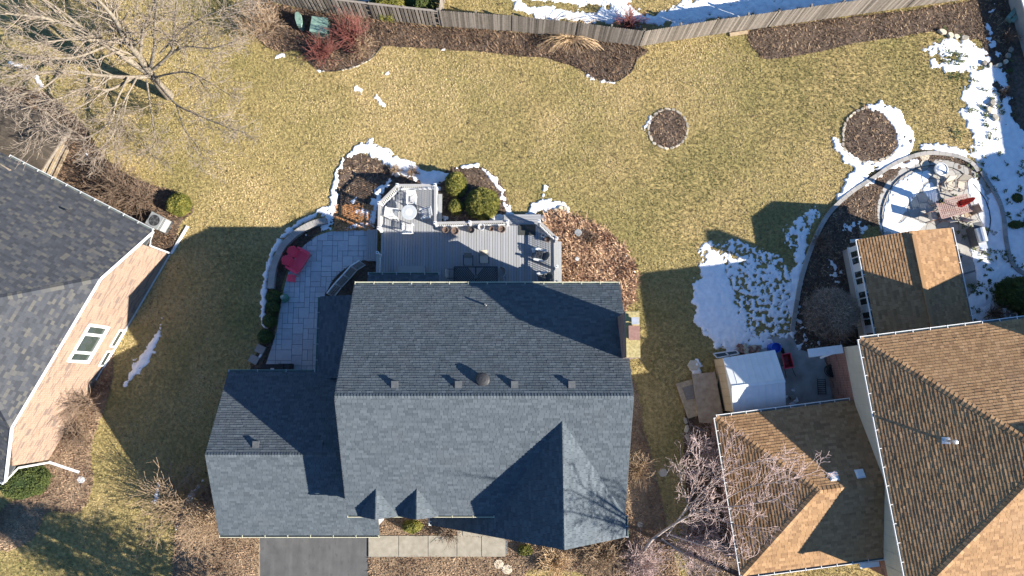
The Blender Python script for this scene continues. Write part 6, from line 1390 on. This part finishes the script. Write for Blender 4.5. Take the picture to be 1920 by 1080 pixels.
bare_shrub('tan twiggy shrub at the left end of the fence bed near the big tree', P(490, 55), 1.7, 1.4, 50, 'twig_tan', 2, seed=6)
bare_shrub('brown bare shrub between the left house gutter and the big tree', P(225, 352), 1.6, 1.2, 60, 'twig_brown', 2, seed=8)
bare_shrub('low brown bare shrub just above the round fan air conditioner', P(262, 375), 1.3, 1.0, 45, 'twig_brown', 2, seed=9)
bare_shrub('tangled brown shrub growing against the middle of the pink brick wall', P(172, 752), 1.25, 1.9, 34, 'twig_brown', 2, seed=10, rad=.02, lean=(-.4, 0))
bare_shrub('brown shrub lower down against the pink brick wall beside the small gravel strip', P(150, 812), 1.2, 1.1, 40, 'twig_brown', 1, seed=11)
bare_shrub('wide straw coloured shrub left of the garage front corner', P(335, 940), 2.2, 1.9, 46, 'twig_tan', 2, seed=12, rad=.02)
bare_shrub('low tan shrub below the garage left corner at the driveway', P(395, 965), 1.8, 1.3, 60, 'twig_tan', 2, seed=13)
bare_shrub('tan shrub against the right wall of the centre house below the chimney', P(1192, 878), .95, 1.3, 80, 'twig_tan', 1, seed=14)
bare_shrub('brown rounded shrub in front of the big front gable', P(1128, 1035), 1.3, 1.0, 80, 'twig_tan', 2, seed=15)
bare_shrub('pinkish grey rounded shrub at the lower right of the front gable', P(1200, 1052), 1.3, 1.0, 80, 'twig_pink', 2, seed=16)
bare_shrub('small brown shrub overhanging the front path', P(845, 1000), .7, .7, 50, 'twig_brown', 1, seed=17)
bare_shrub('pale tan shrub in the mulch in front of the front gable peak', P(1040, 1052), 1.2, .7, 70, 'straw', 1, seed=18)
bare_shrub('pinkish shrub tips reaching above the plywood by the tan garage corner', P(1325, 830), 1.2, 1.8, 46, 'twig_pink', 2, seed=19)
bare_shrub('dark twiggy shrub under the pinkish tree left of the tan garage', P(1300, 1010), 1.8, 1.2, 60, 'twig_pink', 2, seed=20)
bare_shrub('small brown shrub by the curved bed edge left of the sunroom', P(1535, 455), .8, .6, 40, 'twig_brown', 1, seed=22)
bare_shrub('reddish brown shrub beside the pale air conditioner at the right edge', P(1858, 588), .7, 1.0, 50, 'twig_brown', 1, seed=23)
bare_shrub('round dark dead perennial clump in the leafy bed right of the deck', P(1105, 447), .5, .45, 60, 'twig_brown', 1, seed=24)
bare_shrub('brown dried clump in the snow at the top right bed', P(1888, 75), .5, .6, 40, 'twig_brown', 1, seed=25)
bare_shrub('dark round clump ringed by snow near the right edge', P(1882, 175), .4, .3, 50, 'twig_brown', 1, seed=26)
bare_shrub('tan dried clump above the kidney shaped bed beside the deck corner', P(775, 325), .5, .4, 40, 'twig_brown', 1, seed=27)
bare_shrub('small dried clump in the snow at the left of the deck top rail', P(745, 322), .45, .4, 40, 'twig_tan', 1, seed=28)
bare_shrub('reddish clump in shade beside the curved seat wall, upper of two', P(548, 470), .35, .3, 36, 'twig_brown', 1, seed=29); bare_shrub('reddish clump in shade beside the curved seat wall, lower of two', P(533, 500), .35, .3, 36, 'twig_brown', 1, seed=30)
# straw grass tuft leaning over the fence
T = thing('ornamental_grass', 'straw coloured fountain grass leaning over the long board fence', 'grass clump', P(1068, 78)); S_ = []; random.seed(31)
for i in range(190):
    a = random.uniform(0, 6.283); b0 = T.location + V_((random.uniform(-.3, .3), random.uniform(-.2, .2), 0)); l = random.uniform(.5, 1.3); d = V_((math.cos(a) * 1.2, math.sin(a) * .5 + .35, 1.0)).normalized(); p = b0
    for k in range(5): q = p + d * l * .42; S_.append((tuple(p), tuple(q), .013, .012)); p = q; d = (d + V_((math.cos(a) * .22, math.sin(a) * .15, -.38))).normalized()
segs_mesh('blades', S_, 'straw', T)
# clipped evergreens
def evergreen(label, base, rx, ry, h, m='yew', n=None, pw=2.6, name='evergreen_bush', rz=0, group=None, lf=.075):
    t = thing(name, label, 'bush', base, rz, group=group)
    V = []; F = []; A_N, B_N = 20, 8
    for j in range(B_N + 1):
        ph = j / B_N * math.pi / 2; c = abs(math.cos(ph)) ** (2 / pw); s = abs(math.sin(ph)) ** (2 / pw)
        for i in range(A_N):
            th = i / A_N * 6.283; k = .9 * (1 + .05 * math.sin(th * 3 + j)); V.append((rx * c * k * math.cos(th), ry * c * k * math.sin(th), h * s * .95))
    for j in range(B_N):
        for i in range(A_N): F.append([j * A_N + i, j * A_N + (i + 1) % A_N, (j + 1) * A_N + (i + 1) % A_N, (j + 1) * A_N + i])
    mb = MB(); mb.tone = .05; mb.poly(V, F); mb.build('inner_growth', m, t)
    n = n or int(rx * ry * 2600 * (1 + h)); th = rng.uniform(0, 6.283, n); ph = np.arcsin(rng.uniform(0, 1, n) ** .8); c = np.abs(np.cos(ph)) ** (2 / pw); s = np.abs(np.sin(ph)) ** (2 / pw)
    k = 1 - rng.uniform(0, 1, n) ** 2 * .14; bump = 1 + (fbm(th * rx * 1.5, ph * 2 + base.x, .35, 51) - .5) * .34
    X = rx * c * k * bump * np.cos(th); Y = ry * c * k * bump * np.sin(th); Z = h * s * k * (1 + (bump - 1) * .6)
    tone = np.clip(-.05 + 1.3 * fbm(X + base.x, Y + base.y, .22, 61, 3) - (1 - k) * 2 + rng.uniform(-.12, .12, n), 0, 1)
    o = scatter_tris('foliage', X, Y, Z, lf, (-.2, 1.4), m, tone, per=3, wid=.7, kind='stuff', parent=None); o.parent = t; return t
evergreen('large clipped golden green yew, biggest of three by the deck', P(905, 385), 1.12, 1.02, 1.35)
evergreen('upright clipped green yew, upper left of three by the deck', P(856, 350), .70, .80, 1.4)
evergreen('smallest clipped green yew, lower left of three by the deck', P(855, 390), .45, .50, .9)
evergreen('round olive green bush beside the left air conditioner', P(340, 386), .78, .74, .9, lf=.07)
evergreen('broad dark green clipped hedge below the corner of the pink brick house', P(58, 902), 1.45, .95, .9, 'boxwood', rz=.25, pw=4)
for px, py, r, lab in ((516, 558, .47, 'topmost of four dark green bushes along the shaded patio edge'), (514, 576, .44, 'second from the top of four dark green bushes along the shaded patio edge'), (508, 602, .42, 'third from the top of four dark green bushes along the shaded patio edge'), (500, 631, .44, 'lowest of four dark green bushes along the shaded patio edge')):
    evergreen(lab, P(px, py), r, r, .7, 'boxwood', group='dark bushes along the shaded patio')
evergreen('large dark evergreen bush in shade at the right edge above the air conditioner', P(1898, 558), 1.3, 1.25, 1.6, 'boxwood')
evergreen('yellow green evergreen behind the grey shadow box fence at the top edge', P(735, 18), 1.3, .9, 2.0, 'yew', pw=2.2); evergreen('darker evergreen behind the fence corner at the top edge', P(795, 22), .9, .8, 2.0, 'boxwood', pw=2.2)
evergreen('small green bush under the front eave between the two dormers and the path', P(775, 985), .6, .35, .8, 'yew'); evergreen('small green bush below the left foot of the front gable', P(985, 1030), .45, .3, .5, 'yew')
evergreen('low dark green plant on the snow at the right edge, right of the block edging', P(1902, 422), .5, .25, .3, 'boxwood'); evergreen('low brown green plant in the snow below the top right bed', P(1905, 372), .35, .3, .25, 'boxwood')
for px, py, lab in ((1083, 438, 'grey plastic pail upside down in the leafy bed right of the deck'), (1081, 487, 'small pale post cap standing in the leafy bed right of the deck')):
    t = thing('pail' if py < 450 else 'path_light', lab, 'pail' if py < 450 else 'light', P(px, py)); r = .26 if py < 450 else .14
    MB().lathe([(r, 0), (r * .95, .3), (r * .85, .36), (0, .37)], n=18).build('body', 'midgrey' if py < 450 else 'ltgrey', t); MB().lathe([(r * 1.05, .0), (r * 1.05, .04)], n=18).build('rim', 'dkgrey', t)
info(MB().lathe([(.0, 0), (.17, .02), (.2, .12), (.12, .3), (0, .34)], n=12).build('garden_statue', 'ltgrey'), 'small pale stone ornament above the deck top left corner', 'ornament').location = P(745, 328)

# dense twiggy dome of the round shrub beside the sunroom, and debris lying on the shaded snow
t = thing('bare_shrub', 'round dense brown leafless shrub like a dome beside the sunroom wall', 'shrub', P(1538, 594)); n = 5200
th = rng.uniform(0, 6.283, n); ph = np.arcsin(rng.uniform(-.25, 1, n)); k = rng.uniform(.72, 1.04, n) * (1 + (fbm(th * 1.5, ph * 1.5, .7, 71) - .5) * .25)
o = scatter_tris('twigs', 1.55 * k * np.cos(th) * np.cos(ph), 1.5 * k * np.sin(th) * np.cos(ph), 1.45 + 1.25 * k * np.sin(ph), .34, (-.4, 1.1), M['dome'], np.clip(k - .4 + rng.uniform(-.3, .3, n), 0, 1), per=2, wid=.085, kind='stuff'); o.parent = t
segs_mesh('trunk', [((.25, -.75, 0), (.1, -.45, .6), .07, .06), ((.1, -.45, .6), (0, 0, 1.5), .06, .04)], 'twig_tan', t)
x = rng.uniform(29.2, 34, 420); y = rng.uniform(2.5, 24, 420); k = vnoise(x, y, 1.2, 81) > .5; x, y = x[k], y[k]
x = np.repeat(x, 6) + rng.normal(0, .07, len(x) * 6); y = np.repeat(y, 6) + rng.normal(0, .07, len(y) * 6)
o = scatter_tris('plant_debris', x, y, np.full(len(x), .13), .13, (0, .8), 'boxwood', rng.uniform(0, 1, len(x)), per=2, wid=.6); o['label'] = 'dark bits of dead plants poking through the shaded snow at the right edge'; o['category'] = 'plants'

bed_scatter('dry_stalks', ['corner_bed', 'round_bed', 'stone_bed', 'garden_bed', 'kidney_bed', 'evergreen_bed', 'side_bed'], 16, .20, 'litter', 'scattered dry stalks and leaves on the dark mulch', 'dry stalks', .3, 1.0, (.1, 1.0), .22, 3)
x = rng.uniform(-33, 33, 3200); y = rng.uniform(-13, 26, 3200); k = ~blocked(x, y) & ~any_snow(x, y) & ~in_beds(x, y) & (fbm(x, y, 5, 91) > .42); x, y = x[k], y[k]
o = scatter_tris('fallen_leaves', x, y, np.full(len(x), .05), .10, (0, .5), 'mulch_chip', rng.uniform(.1, .9, len(x)), per=2, wid=.7); o['label'] = 'stray brown leaves lying on the lawn'; o['category'] = 'leaves'
